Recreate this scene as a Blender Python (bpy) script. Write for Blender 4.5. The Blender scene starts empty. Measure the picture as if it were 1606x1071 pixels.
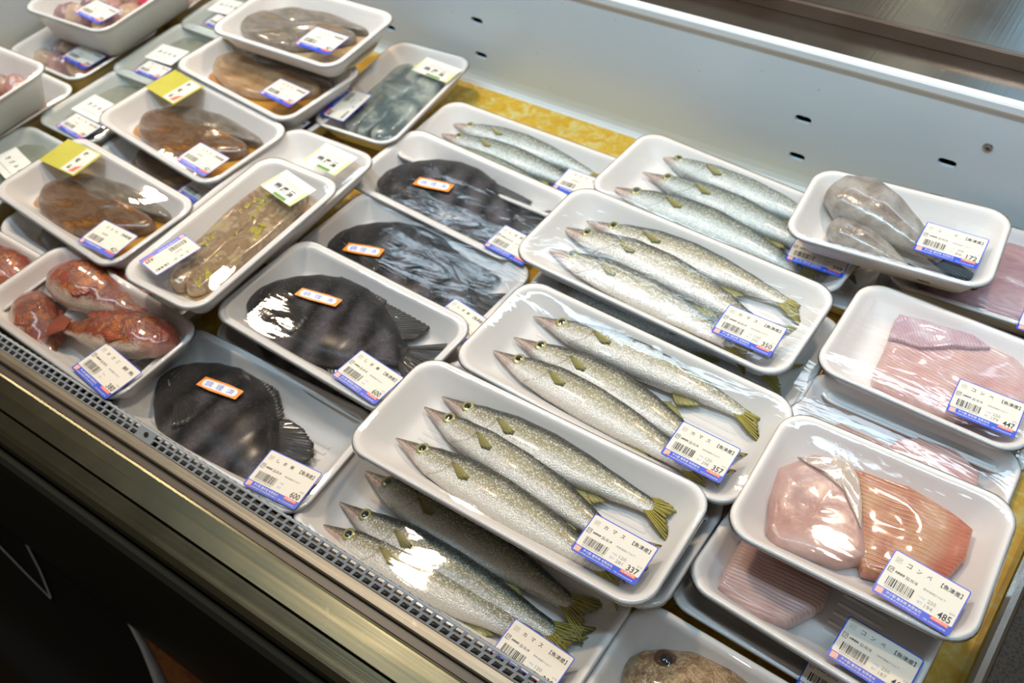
import bpy, math, random
from mathutils import Matrix, Vector, Euler, noise
import numpy as np
random.seed(7)
C = bpy.context.scene.collection
SC = bpy.context.scene
R = math.radians
# ------------------------------------------------------------------ camera, world, lights, exposure
cam_d = bpy.data.cameras.new('camera')
cam = bpy.data.objects.new('camera', cam_d); C.objects.link(cam)
cam_d.sensor_width = 36; cam_d.lens = 32.272; cam_d.clip_start = .02; cam_d.clip_end = 60
cam.location = (0, 0, .64334); cam.rotation_euler = (.716908, .068197, .644845)
cam_d.dof.use_dof = True; cam_d.dof.focus_distance = .64; cam_d.dof.aperture_fstop = 7.5
SC.camera = cam
w = bpy.data.worlds.new('store_ambience'); SC.world = w; w.use_nodes = True
w.node_tree.nodes['Background'].inputs[0].default_value = (.40, .335, .27, 1)
w.node_tree.nodes['Background'].inputs[1].default_value = .50

def lamp(kind, name, loc, target, energy, color, **kw):
    d = bpy.data.lights.new(name, kind); d.energy = energy; d.color = color
    for k, v in kw.items(): setattr(d, k, v)
    o = bpy.data.objects.new(name, d); C.objects.link(o); o.location = loc
    o.rotation_euler = (Vector(target) - Vector(loc)).to_track_quat('-Z', 'Y').to_euler()
    return o
WARM = (1, .77, .54)
# row of warm ceiling spots above the far side of the case
for x, y, e in ((-1.84, 1.00, 34), (-.96, .64, 40), (-.185, 1.20, 38), (-2.62, 1.12, 34)):
    lamp('SPOT', 'ceiling_spot', (x, y, 1.5), (x * .6, .30, 0), e, WARM, shadow_soft_size=.05, spot_size=R(85), spot_blend=.6)
# cool tube along the canopy at the back of the case, cool strip added to brighten the back wall
lamp('AREA', 'canopy_tube', (-.55, 1.62, 1.5), (-.45, .5, 0), 8, (.66, .85, 1), shape='RECTANGLE', size=2.6, size_y=.07)
lamp('AREA', 'wall_fill_light', (-.45, .28, 1.05), (-.45, .80, .14), 6.8, (.56, .81, 1), shape='RECTANGLE', size=2.4, size_y=.06, spread=R(105))
# light panels added beyond the counter so that its steel mirrors them
lamp('AREA', 'cool_reflection_panel', (.30, 3.0, 1.6), (.1, .9, .2), 8, (.38, .72, 1), shape='RECTANGLE', size=1.5, size_y=1.5)
lamp('AREA', 'narrow_reflection_panel', (-.70, 3.0, 1.6), (-.2, .85, .2), .5, (1, .97, .75), shape='RECTANGLE', size=.14, size_y=1.5)
SC.view_settings.view_transform = 'Standard'; SC.view_settings.look = 'None'
SC.view_settings.exposure = -.02; SC.view_settings.gamma = 1; SC.view_settings.use_curve_mapping = False
SC.cycles.use_denoising = True
SC.cycles.transparent_max_bounces = 24; SC.cycles.max_bounces = 8
SC.cycles.sample_clamp_indirect = 4

# ------------------------------------------------------------------ materials
class NT:
    def __init__(s, name):
        s.m = bpy.data.materials.new(name); s.m.use_nodes = True; s.t = s.m.node_tree; s.n = s.t.nodes
        s.b = s.n['Principled BSDF']; s.out = s.n['Material Output']
    def add(s, typ, **kw):
        x = s.n.new(typ)
        for k, v in kw.items(): setattr(x, k, v)
        return x
    def ln(s, a, b): s.t.links.new(a, b)
    def setin(s, node, i, v):
        if hasattr(v, 'is_output'): s.ln(v, node.inputs[i])
        else: node.inputs[i].default_value = v
    def math(s, op, a, b=0.0, c=None, clamp=False):
        x = s.add('ShaderNodeMath', operation=op, use_clamp=clamp); s.setin(x, 0, a); s.setin(x, 1, b)
        if c is not None: s.setin(x, 2, c)
        return x.outputs[0]
    def coord(s, kind='Object', scale=(1, 1, 1), rot=(0, 0, 0)):
        tc = s.add('ShaderNodeTexCoord'); mp = s.add('ShaderNodeMapping'); mp.inputs['Scale'].default_value = scale
        mp.inputs['Rotation'].default_value = rot; s.ln(tc.outputs[kind], mp.inputs[0]); return mp.outputs[0]
    def noise(s, scale, detail=3, vec=None, rough=.5, dist=0):
        x = s.add('ShaderNodeTexNoise'); x.inputs['Scale'].default_value = scale; x.inputs['Detail'].default_value = detail
        x.inputs['Roughness'].default_value = rough; x.inputs['Distortion'].default_value = dist
        s.ln(vec if vec is not None else s.coord(), x.inputs['Vector']); return x.outputs['Fac']
    def voro(s, scale, vec=None, feature='F1', out='Distance'):
        x = s.add('ShaderNodeTexVoronoi', feature=feature); x.inputs['Scale'].default_value = scale
        s.ln(vec if vec is not None else s.coord(), x.inputs['Vector']); return x.outputs[out]
    def ramp(s, fac, stops, interp='LINEAR'):
        x = s.add('ShaderNodeValToRGB'); s.setin(x, 0, fac); e = x.color_ramp; e.interpolation = interp
        while len(e.elements) < len(stops): e.elements.new(.5)
        for el, (p, c) in zip(e.elements, stops):
            el.position = p; el.color = (*c, 1) if len(c) == 3 else c
        return x.outputs[0]
    def mix(s, f, a, b, blend='MIX'):
        x = s.add('ShaderNodeMix', data_type='RGBA', blend_type=blend)
        s.setin(x, 0, f)
        for i, v in ((6, a), (7, b)):
            if isinstance(v, tuple) and len(v) == 3: v = (*v, 1)
            s.setin(x, i, v)
        return x.outputs[2]
    def bump(s, h, strength=.3, dist=.001, normal=None):
        x = s.add('ShaderNodeBump'); x.inputs['Strength'].default_value = strength; x.inputs['Distance'].default_value = dist
        s.ln(h, x.inputs['Height'])
        if normal is not None: s.ln(normal, x.inputs['Normal'])
        return x.outputs[0]
    def fin(s, color=None, rough=None, metal=None, normal=None, **kw):
        for k, v in (('Base Color', color), ('Roughness', rough), ('Metallic', metal), ('Normal', normal)):
            if v is None: continue
            if isinstance(v, tuple) and len(v) == 3: v = (*v, 1)
            s.setin(s.b, k, v)
        for k, v in kw.items():
            s.setin(s.b, k.replace('_', ' '), v)
        return s.m

def plain(name, col, rough=.5, metal=0, **kw): return NT(name).fin(col, rough, metal, **kw)

def m_foam(name, col, rough=.5, trans=0):
    t = NT(name); n = t.noise(900, 2); b = t.noise(60, 3)
    c = t.mix(t.math('MULTIPLY', b, .25), col, tuple(x * .93 for x in col))
    t.fin(c, rough, normal=t.bump(n, .12, .0004))
    if trans: t.b.inputs['Transmission Weight'].default_value = trans
    return t.m
FOAM = m_foam('white_foam', (.80, .775, .75)); FOAM2 = m_foam('pearl_foam', (.79, .765, .74), .4)
FROST = m_foam('frosted_plastic', (.86, .86, .83), .25); GREYT = m_foam('grey_green_tray', (.64, .68, .66), .25)

def m_film(name, rough, strength, ws):
    t = NT(name); t.n.remove(t.b)
    tr = t.add('ShaderNodeBsdfTransparent'); gl = t.add('ShaderNodeBsdfGlossy'); gl.inputs['Roughness'].default_value = rough
    n1 = t.noise(ws, 3, t.coord('Object', (1, 2.2, 1), (0, 0, .5)), dist=1.2)
    n2 = t.noise(260, 2)
    nn = t.bump(n2, strength * .35, .0006, t.bump(n1, strength, .008))
    t.ln(nn, gl.inputs['Normal'])
    fr = t.add('ShaderNodeFresnel'); fr.inputs['IOR'].default_value = 1.45; t.ln(nn, fr.inputs['Normal'])
    f = t.math('MULTIPLY', fr.outputs[0], 1.5, clamp=True)
    mx = t.add('ShaderNodeMixShader'); t.ln(f, mx.inputs[0]); t.ln(tr.outputs[0], mx.inputs[1]); t.ln(gl.outputs[0], mx.inputs[2])
    t.ln(mx.outputs[0], t.out.inputs[0]); return t.m
FILM = m_film('cling_film_clear', .03, .05, 12); FILM2 = m_film('cling_film_wrinkled', .10, .09, 18)

def m_barracuda(name, olive=1.0):
    t = NT(name); uv = t.add('ShaderNodeUVMap'); sp = t.add('ShaderNodeSeparateXYZ'); t.ln(uv.outputs[0], sp.inputs[0])
    u, v = sp.outputs[0], sp.outputs[1]
    big = t.noise(9, 3); fine = t.noise(90, 4, t.coord('Object', (1.2, 3, 3))); grain = t.noise(420, 2)
    vv = t.math('ADD', v, t.math('MULTIPLY', t.math('SUBTRACT', big, .5), .16))
    vv = t.math('ADD', vv, t.math('MULTIPLY', t.math('SUBTRACT', fine, .5), .14))
    o = olive
    col = t.ramp(vv, [(0, (.76, .72, .66)), (.22, (.82, .81, .77)), (.40, (.64, .64, .60)), (.50, (.44, .44, .37 - .05 * o)),
                      (.585, (.28, .27, .16)), (.64, (.33, .34, .30)), (.70, (.13, .14, .10)), (.78, (.045, .05, .038)), (1, (.02, .024, .02))])
    st_ = t.noise(5, 3, t.coord('Object', (1, 9, 9)))
    gold = t.math('MULTIPLY', t.ramp(v, [(.25, (0, 0, 0)), (.5, (1, 1, 1)), (.66, (.3, .3, .3)), (.8, (0, 0, 0))]), t.ramp(st_, [(.42, (0, 0, 0)), (.6, (1, 1, 1))]))
    col = t.mix(t.math('MULTIPLY', gold, .75 if o else .35), col, (.36, .31, .19) if o else (.20, .22, .24))
    ov = t.coord('Object', (1, 1.25, 1.25)); sc = t.voro(230, ov); cell = t.voro(230, ov, out='Color'); cs = t.add('ShaderNodeSeparateColor'); t.ln(cell, cs.inputs[0]); rnd = cs.outputs[0]
    flank = t.ramp(v, [(.05, (.5, .5, .5)), (.3, (1, 1, 1)), (.66, (1, 1, 1)), (.78, (.2, .2, .2))])
    col = t.mix(t.math('MULTIPLY', t.math('MULTIPLY', rnd, .22), flank), col, t.mix(.5, col, (.16, .16, .14)))
    col = t.mix(t.math('MULTIPLY', t.math('GREATER_THAN', t.math('ADD', rnd, t.math('MULTIPLY', fine, .6)), 1.12), t.math('MULTIPLY', flank, .7)), col, (.92, .90, .84))
    if not o: col = t.mix(.55, col, t.mix(1, col, (.62, .80, .90), 'MULTIPLY'))
    lat = t.math('LESS_THAN', t.math('ABSOLUTE', t.math('SUBTRACT', v, .66)), .012)
    col = t.mix(t.math('MULTIPLY', lat, .45), col, (.10, .10, .08))
    head = t.math('LESS_THAN', u, .26)
    tip = t.ramp(u, [(0, (1, 1, 1)), (.09, (1, 1, 1)), (.14, (0, 0, 0))])
    col = t.mix(t.math('MULTIPLY', tip, .8), col, t.ramp(v, [(0, (.50, .38, .32)), (.45, (.52, .34, .29)), (.6, (.17, .14, .10)), (1, (.06, .055, .04))]))
    # mouth line and gill opening
    mo = t.math('LESS_THAN', t.math('ABSOLUTE', t.math('SUBTRACT', v, t.math('SUBTRACT', .56, t.math('MULTIPLY', u, 1.2)))), .022)
    mo = t.math('MULTIPLY', mo, t.math('LESS_THAN', u, .12))
    gx = t.math('ADD', .262, t.math('MULTIPLY', t.math('POWER', t.math('ABSOLUTE', t.math('SUBTRACT', v, .5)), 2.0), -.25))
    gi = t.math('MULTIPLY', t.math('LESS_THAN', t.math('ABSOLUTE', t.math('SUBTRACT', u, gx)), .0045), t.math('LESS_THAN', v, .74))
    col = t.mix(t.math('MULTIPLY', mo, .7), col, (.06, .05, .04)); col = t.mix(t.math('MULTIPLY', gi, .35), col, (.16, .14, .11))
    hgt = t.math('ADD', t.math('MULTIPLY', sc, .6), t.math('MULTIPLY', fine, .6))
    ro = t.math('ADD', .14, t.math('MULTIPLY', rnd, .34))
    return t.fin(col, ro, t.math('ADD', .28, t.math('MULTIPLY', rnd, .3)), t.bump(t.math('ADD', hgt, t.math('MULTIPLY', rnd, .3)), .6, .0010), Coat_Weight=.3, Coat_Roughness=.15)
KAM = m_barracuda('barracuda_skin'); KAM2 = m_barracuda('barracuda_skin_bluish', 0)

def m_striped():
    t = NT('striped_black_skin'); uv = t.add('ShaderNodeUVMap'); sp = t.add('ShaderNodeSeparateXYZ'); t.ln(uv.outputs[0], sp.inputs[0])
    u, v = sp.outputs[0], sp.outputs[1]
    big = t.noise(12, 3); mid = t.noise(45, 4); fine = t.noise(500, 2)
    uu = t.math('ADD', u, t.math('MULTIPLY', t.math('SUBTRACT', v, .5), .10))
    band = t.math('SINE', t.math('ADD', t.math('MULTIPLY', uu, 42), t.math('MULTIPLY', big, 3.2)))
    body = t.ramp(u, [(0, (.12, .12, .12)), (.24, (.1, .1, .1)), (.32, (1, 1, 1))])
    band = t.math('MULTIPLY', t.math('ADD', t.math('MULTIPLY', band, .5), .5), body)
    band = t.math('MULTIPLY', band, t.ramp(v, [(0, (.5, .5, .5)), (.3, (1, 1, 1)), (.62, (.7, .7, .7)), (.85, (.1, .1, .1))]))
    band = t.math('MULTIPLY', t.math('POWER', band, .8), t.math('ADD', .45, mid), clamp=True)
    col = t.mix(band, (.011, .011, .012), (.22, .20, .225))
    col = t.mix(t.math('MULTIPLY', t.math('GREATER_THAN', mid, .62), .25), col, (.16, .14, .13))
    sc = t.voro(190)
    return t.fin(col, t.math('ADD', .30, t.math('MULTIPLY', fine, .3)), .2, t.bump(t.math('ADD', t.math('MULTIPLY', sc, .8), mid), .9, .0026), Coat_Weight=.2, Coat_Roughness=.2)
STRP = m_striped()

def m_fin(name, c0, c1, rays=60, metal=0):
    t = NT(name); uv = t.add('ShaderNodeUVMap'); sp = t.add('ShaderNodeSeparateXYZ'); t.ln(uv.outputs[0], sp.inputs[0])
    r = t.math('SINE', t.math('MULTIPLY', sp.outputs[1], rays)); n = t.noise(60, 3)
    f = t.math('ADD', sp.outputs[0], t.math('MULTIPLY', t.math('SUBTRACT', n, .5), .5), clamp=True)
    col = t.mix(f, c0, c1); col = t.mix(t.math('MULTIPLY', t.math('GREATER_THAN', r, .3), .35), col, tuple(x * .4 for x in c0))
    return t.fin(col, .32, metal, t.bump(r, .6, .0006), Coat_Weight=.4)
TAILY = m_fin('yellow_fin', (.60, .50, .05), (.20, .18, .03), 70); FINY = m_fin('small_yellow_fin', (.40, .36, .12), (.30, .27, .08), 40)
FINB = m_fin('black_fin', (.05, .045, .042), (.02, .02, .02), 110); FINR = m_fin('red_fin', (.45, .09, .03), (.30, .05, .02), 60)
EYEK = plain('eye_pupil', (.008, .008, .008), .06, Coat_Weight=1); EYEY = plain('eye_ring_yellow', (.42, .40, .16), .25, .4)
EYEG = plain('eye_rim_green', (.16, .15, .05), .3, .3); EYEW = plain('eye_white_foam', (.75, .75, .75), .3)

def m_mottle(name, cols, scale=35, rough=.25, bump=.5, coat=.6, sc2=200, stretch=(1, 1, 1), metal=0, sss=0):
    t = NT(name); vec = t.coord('Object', stretch); n = t.noise(scale, 4, vec, .6, .4); f = t.noise(sc2, 3, vec)
    k = len(cols); col = t.ramp(n, [(.28 + .44 * i / (k - 1), c) for i, c in enumerate(cols)])
    col = t.mix(t.math('MULTIPLY', f, .35), col, tuple(x * .55 for x in cols[k // 2]))
    m = t.fin(col, rough, metal, t.bump(t.math('ADD', n, t.math('MULTIPLY', f, .5)), bump, .0015), Coat_Weight=coat, Coat_Roughness=.08)
    if sss:
        t.b.inputs['Subsurface Weight'].default_value = sss; t.b.inputs['Subsurface Scale'].default_value = .004
        t.b.inputs['Subsurface Radius'].default_value = (1, .45, .3)
    return m
MISO = m_mottle('miso_marinated_skin', [(.07, .035, .018), (.16, .085, .045), (.21, .13, .08), (.13, .065, .03), (.40, .16, .02), (.24, .15, .09)], 30, .14, .8, .9, stretch=(.6, 1.6, 1))
MISOG = m_mottle('greyish_marinated_skin', [(.09, .075, .06), (.16, .135, .11), (.22, .19, .16), (.14, .12, .095), (.26, .17, .08), (.20, .175, .145)], 24, .18, .8, .8, stretch=(.6, 2, 1))
SAUCE = m_mottle('amber_marinade', [(.42, .13, .005), (.60, .26, .02), (.66, .36, .05)], 22, .08, .2, 1)
SAUCE2 = m_mottle('thin_amber_marinade', [(.55, .36, .16), (.66, .48, .26), (.70, .56, .36)], 18, .08, .15, 1)
HERB = m_mottle('herb_marinated_skin', [(.20, .11, .06), (.40, .26, .16), (.28, .19, .10), (.54, .40, .26), (.44, .36, .07)], 60, .14, 1.0, .9)
HERBY = m_mottle('yellow_green_herb', [(.30, .32, .03), (.50, .42, .05), (.32, .35, .06)], 60, .25, .6)
BLUEF = m_mottle('blue_grey_mackerel_skin', [(.03, .055, .07), (.08, .12, .13), (.36, .40, .36), (.62, .60, .42)], 24, .2, .5)
RED = m_mottle('red_rockfish_skin', [(.30, .035, .015), (.10, .045, .03), (.45, .10, .02), (.13, .06, .035), (.55, .16, .04)], 40, .2, .6)
BREAM = m_mottle('bream_golden_scales', [(.09, .05, .03), (.22, .13, .07), (.42, .31, .17), (.16, .10, .06)], 24, .25, 1, .4, 120, metal=.25)
WHITEB = m_mottle('white_belly', [(.62, .48, .36), (.78, .72, .64), (.74, .60, .48)], 24, .2, .3, sss=.1)
PUFF = m_mottle('puffer_flesh', [(.12, .08, .075), (.27, .23, .19), (.38, .36, .33), (.20, .19, .12)], 6, .16, .5, .6, 40)
PUFFB = plain('puffer_black_tail', (.012, .018, .018), .25, Coat_Weight=.5)
def m_ray(name, cols, ang, fscale=98, bstr=.9, rough=.2, redx=None):
    t = NT(name); vec = t.coord('Object', (1, 1, 1), (0, 0, ang)); n = t.noise(16, 4, vec, .6, .6)
    wv = t.add('ShaderNodeTexWave'); wv.bands_direction = 'Y'; wv.inputs['Scale'].default_value = fscale; wv.inputs['Distortion'].default_value = 2.6
    wv.inputs['Detail'].default_value = 2; wv.inputs['Detail Scale'].default_value = .35
    t.ln(vec, wv.inputs['Vector']); k = len(cols)
    col = t.ramp(n, [(.25 + .5 * i / (k - 1), c) for i, c in enumerate(cols)])
    col = t.mix(t.math('MULTIPLY', t.math('POWER', wv.outputs['Fac'], 2.0), .26), col, t.mix(.55, col, (.88, .76, .66)))
    if redx:
        sx = t.add('ShaderNodeSeparateXYZ'); t.ln(t.coord(), sx.inputs[0])
        col = t.mix(t.math('MULTIPLY', t.ramp(t.math('MULTIPLY', t.math('ADD', sx.outputs[0], t.math('MULTIPLY', n, .012)), 10), [(redx, (0, 0, 0)), (redx + .1, (1, 1, 1))]), .7), col, (.50, .10, .05))
    f = t.noise(180, 3, vec)
    t.fin(col, rough, 0, t.bump(t.math('ADD', wv.outputs['Fac'], t.math('MULTIPLY', f, .6)), bstr, .0006), Coat_Weight=.7, Coat_Roughness=.07)
    t.b.inputs['Subsurface Weight'].default_value = .12; t.b.inputs['Subsurface Scale'].default_value = .004; t.b.inputs['Subsurface Radius'].default_value = (1, .4, .3)
    return t.m
RAYP = m_ray('pink_ray_flesh', [(.52, .22, .22), (.62, .37, .35), (.66, .46, .43), (.42, .15, .17)], .15)
RAYO = m_ray('orange_ray_flesh', [(.56, .27, .13), (.62, .35, .20), (.44, .12, .06), (.60, .30, .17)], -.05, redx=.46)
RAYT = m_mottle('translucent_ray_skin', [(.42, .20, .17), (.56, .34, .30), (.62, .44, .40), (.50, .26, .22)], 22, .32, .7, .25, 140, sss=.12)
RAYM = m_ray('purple_ray_skin', [(.30, .10, .14), (.46, .26, .31), (.60, .46, .50), (.40, .13, .17)], .9, 120, .7)
OCT = [m_mottle('pink_seafood', [(.36, .13, .12), (.55, .30, .26), (.66, .48, .40)], 40),
       m_mottle('tan_seafood', [(.42, .24, .15), (.62, .44, .30), (.70, .58, .46)], 40),
       m_mottle('purple_seafood', [(.16, .07, .08), (.34, .17, .17), (.55, .40, .38)], 50)]
OCTR = plain('bright_red_garnish', (.60, .04, .09), .2, Coat_Weight=.6)
PICKLE = m_mottle('grey_green_pickle', [(.20, .22, .17), (.30, .32, .25), (.36, .38, .30)], 14, .3, .2, .3)

def m_steel(name, col, rough, ang=0, sc=(4, 400, 4)):
    t = NT(name); n = t.noise(1, 3, t.coord('Object', sc, (0, 0, ang))); sm = t.noise(14, 4); sp = t.noise(120, 2)
    r = t.math('ADD', rough, t.math('MULTIPLY', t.math('SUBTRACT', sm, .5), .25))
    c = t.mix(t.math('MULTIPLY', sm, .5), col, tuple(x * .72 for x in col))
    c = t.mix(t.math('MULTIPLY', t.math('GREATER_THAN', sp, .72), .4), c, tuple(min(1, x * 1.5) for x in col))
    return t.fin(c, r, 1, t.bump(n, .15, .0004), Anisotropic=.3)
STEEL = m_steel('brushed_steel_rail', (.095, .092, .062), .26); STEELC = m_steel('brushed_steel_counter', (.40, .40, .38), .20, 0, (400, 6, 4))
STEELB = m_steel('polished_steel_step', (.55, .42, .34), .18); GAP = plain('dark_gap', (.012, .011, .008), .5)
STEELD = m_steel('divider_steel', (.50, .50, .48), .22)
GRILL = plain('blue_grey_plastic', (.27, .31, .35), .35)
BLACKP = plain('black_front_panel', (.007, .009, .007), .5, Specular_IOR_Level=.25); BROWNF = plain('dark_brown_floor', (.022, .016, .009), .7, Specular_IOR_Level=.2)
def m_wall():
    t = NT('white_enamel_wall'); n = t.noise(6, 4); s = t.voro(38, None); sp = t.math('LESS_THAN', s, .045)
    c = t.mix(t.math('MULTIPLY', n, .5), (.68, .73, .75), (.62, .67, .69))
    sep = t.add('ShaderNodeSeparateXYZ'); g = t.add('ShaderNodeTexCoord'); t.ln(g.outputs['Object'], sep.inputs[0])
    low = t.ramp(t.math('ADD', sep.outputs[2], t.math('MULTIPLY', n, .03)), [(.0, (1, 1, 1)), (.05, (0, 0, 0))])
    c = t.mix(t.math('MULTIPLY', low, .35), c, (.58, .55, .42))
    c = t.mix(t.math('MULTIPLY', sp, .5), c, (.34, .36, .27))
    return t.fin(c, .28, 0, Coat_Weight=.2)
WALL = m_wall(); TRIM = plain('pale_trim', (.74, .77, .78), .3)
def m_mat():
    t = NT('yellow_patterned_mat'); n = t.noise(70, 3, None, .6, 1.0); b = t.noise(12, 3)
    c = t.ramp(n, [(.36, (.66, .36, .015)), (.5, (.70, .44, .04)), (.62, (.72, .60, .22))]); c = t.mix(t.math('MULTIPLY', b, .3), c, (.42, .26, .01))
    return t.fin(c, .5)
MATY = m_mat()
BLUE = plain('label_blue', (.015, .07, .60), .35); LWH = plain('label_white', (.72, .69, .61), .45); INK = plain('label_ink', (.02, .02, .02), .5)
INKG = plain('label_grey_ink', (.30, .30, .28), .5); LPINK = plain('label_pink', (.80, .42, .34), .4); LRED = plain('label_red', (.78, .12, .05), .4)
LW2 = plain('label_print_white', (.80, .82, .86), .4); LLB = plain('label_light_blue', (.38, .45, .75), .4)
ORNG = plain('sticker_orange', (.85, .26, .01), .35); STB = plain('sticker_blue', (.01, .13, .66), .4); YLW = m_mottle('yellow_green_label', [(.42, .40, .01), (.52, .48, .02)], 30, .4, .1, 0)
GRN = plain('label_green', (.10, .30, .02), .4); PGRN = plain('label_pale_green', (.62, .68, .36), .4); LPAP = plain('white_paper_label', (.72, .73, .68), .45)
CHROME = plain('chrome', (.6, .6, .6), .12, 1)

# ------------------------------------------------------------------ mesh helpers
def mk(name, V, F, mats, parent=None, mi=None, smooth=True, uv=None, mw=None):
    me = bpy.data.meshes.new(name); me.from_pydata([tuple(v) for v in V], [], F)
    for m in (mats if isinstance(mats, (list, tuple)) else [mats]): me.materials.append(m)
    if mi is not None: me.polygons.foreach_set('material_index', mi)
    me.polygons.foreach_set('use_smooth', [smooth] * len(F))
    if uv is not None:
        l = me.uv_layers.new(name='UVMap'); idx = np.zeros(len(me.loops), dtype=np.int32); me.loops.foreach_get('vertex_index', idx)
        l.data.foreach_set('uv', np.array(uv, dtype=np.float32)[idx].ravel())
    me.update()
    o = bpy.data.objects.new(name, me); C.objects.link(o)
    if parent is not None: o.parent = parent
    if mw is not None: o.matrix_world = mw
    return o
def tag(o, label, cat=None, group=None, kind=None):
    if label: o['label'] = label
    if cat: o['category'] = cat
    if group: o['group'] = group
    if kind: o['kind'] = kind
    return o
def empty(name, mw=None):
    o = bpy.data.objects.new(name, None); C.objects.link(o); o.empty_display_size = .01
    if mw is not None: o.matrix_world = mw
    return o
def copy_tree(o, parent=None):
    c = o.copy(); C.objects.link(c)
    if parent is not None: c.parent = parent
    for ch in [x for x in bpy.data.objects if x.parent == o]: copy_tree(ch, c)
    return c
class MB:
    def __init__(s): s.V = []; s.F = []; s.mi = []
    def add(s, V, F, m=0):
        b = len(s.V); s.V += [tuple(v) for v in V]; s.F += [[b + i for i in f] for f in F]; s.mi += [m] * len(F)
    def box(s, x0, x1, y0, y1, z0, z1, m=0):
        s.add([(x, y, z) for z in (z0, z1) for y in (y0, y1) for x in (x0, x1)],
              [(0, 2, 3, 1), (4, 5, 7, 6), (0, 1, 5, 4), (2, 6, 7, 3), (0, 4, 6, 2), (1, 3, 7, 5)], m)
    def rect(s, x0, x1, y0, y1, z, m=0): s.add([(x0, y0, z), (x1, y0, z), (x1, y1, z), (x0, y1, z)], [(0, 1, 2, 3)], m)
    def extr(s, prof, x0, x1, m=0, closed=False, nx=1):      # prof of (y,z) swept along x
        n = len(prof); V = []
        for i in range(nx + 1):
            x = x0 + (x1 - x0) * i / nx; V += [(x, y, z) for y, z in prof]
        F = []
        for i in range(nx):
            for k in range(n if closed else n - 1):
                a, b = i * n + k, i * n + (k + 1) % n; F.append((a, b, b + n, a + n))
        if closed: F += [tuple(range(n))[::-1], tuple(nx * n + k for k in range(n))]
        s.add(V, F, m)
    def tube(s, pts, r, m=0, k=8):
        pts = [Vector(p) for p in pts]; V = []; F = []
        for i, p in enumerate(pts):
            d = (pts[min(i + 1, len(pts) - 1)] - pts[max(i - 1, 0)]).normalized(); a = d.orthogonal().normalized(); b = d.cross(a)
            rr = r[i] if isinstance(r, (list, tuple)) else r
            V += [p + a * rr * math.cos(2 * math.pi * j / k) + b * rr * math.sin(2 * math.pi * j / k) for j in range(k)]
        for i in range(len(pts) - 1):
            for j in range(k): F.append((i * k + j, i * k + (j + 1) % k, (i + 1) * k + (j + 1) % k, (i + 1) * k + j))
        F += [tuple(range(k))[::-1], tuple((len(pts) - 1) * k + j for j in range(k))]
        s.add(V, F, m)
    def build(s, name, mats, parent=None, smooth=True, mw=None): return mk(name, s.V, s.F, mats, parent, s.mi, smooth, mw=mw)
def rrect(L, W, r, n=7):
    r = max(.001, min(r, L / 2 - 1e-4, W / 2 - 1e-4)); P = []
    for cx, cy, a0 in ((1, 1, 0), (-1, 1, 90), (-1, -1, 180), (1, -1, 270)):
        for k in range(n + 1):
            a = R(a0 + 90 * k / n); P.append((cx * (L / 2 - r) + r * math.cos(a), cy * (W / 2 - r) + r * math.sin(a)))
    return P
def rings(loops, cap0=False, cap1=False):
    n = len(loops[0]); V = [p for l in loops for p in l]; F = []
    for i in range(len(loops) - 1):
        for k in range(n):
            a, b = i * n + k, i * n + (k + 1) % n; F.append((a, b, b + n, a + n))
    if cap0: F.append(tuple(range(n))[::-1])
    if cap1: F.append(tuple((len(loops) - 1) * n + k for k in range(n)))
    return V, F

# ------------------------------------------------------------------ text
_tc = {}
def glyphs(s, bold=0):
    if (s, bold) in _tc: return _tc[(s, bold)]
    cu = bpy.data.curves.new('t', 'FONT'); cu.body = s; cu.size = 1; cu.resolution_u = 2; cu.offset = bold
    cu.align_x = 'CENTER'; cu.align_y = 'CENTER'
    ob = bpy.data.objects.new('t', cu); C.objects.link(ob); bpy.context.view_layer.update()
    me = bpy.data.meshes.new_from_object(ob.evaluated_get(bpy.context.evaluated_depsgraph_get()))
    V = np.array([v.co[:] for v in me.vertices]).reshape(-1, 3); F = [tuple(p.vertices) for p in me.polygons]
    bpy.data.objects.remove(ob); bpy.data.curves.remove(cu); bpy.data.meshes.remove(me)
    if len(V):
        V[:, 0] -= (V[:, 0].max() + V[:, 0].min()) / 2; V[:, 1] -= (V[:, 1].max() + V[:, 1].min()) / 2
    _tc[(s, bold)] = (V, F); return V, F
def text(mb, s, cx, cy, width, height, z, m=0, bold=0, rot=0):
    V, F = glyphs(s, bold)
    if not len(V): return
    ex, ey = V[:, 0].ptp() if hasattr(V[:, 0], 'ptp') else np.ptp(V[:, 0]), np.ptp(V[:, 1])
    sx, sy = width / ex, height / ey; c, sn = math.cos(rot), math.sin(rot)
    mb.add([(cx + c * x * sx - sn * y * sy, cy + sn * x * sx + c * y * sy, z) for x, y, _ in V], F, m)

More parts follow.
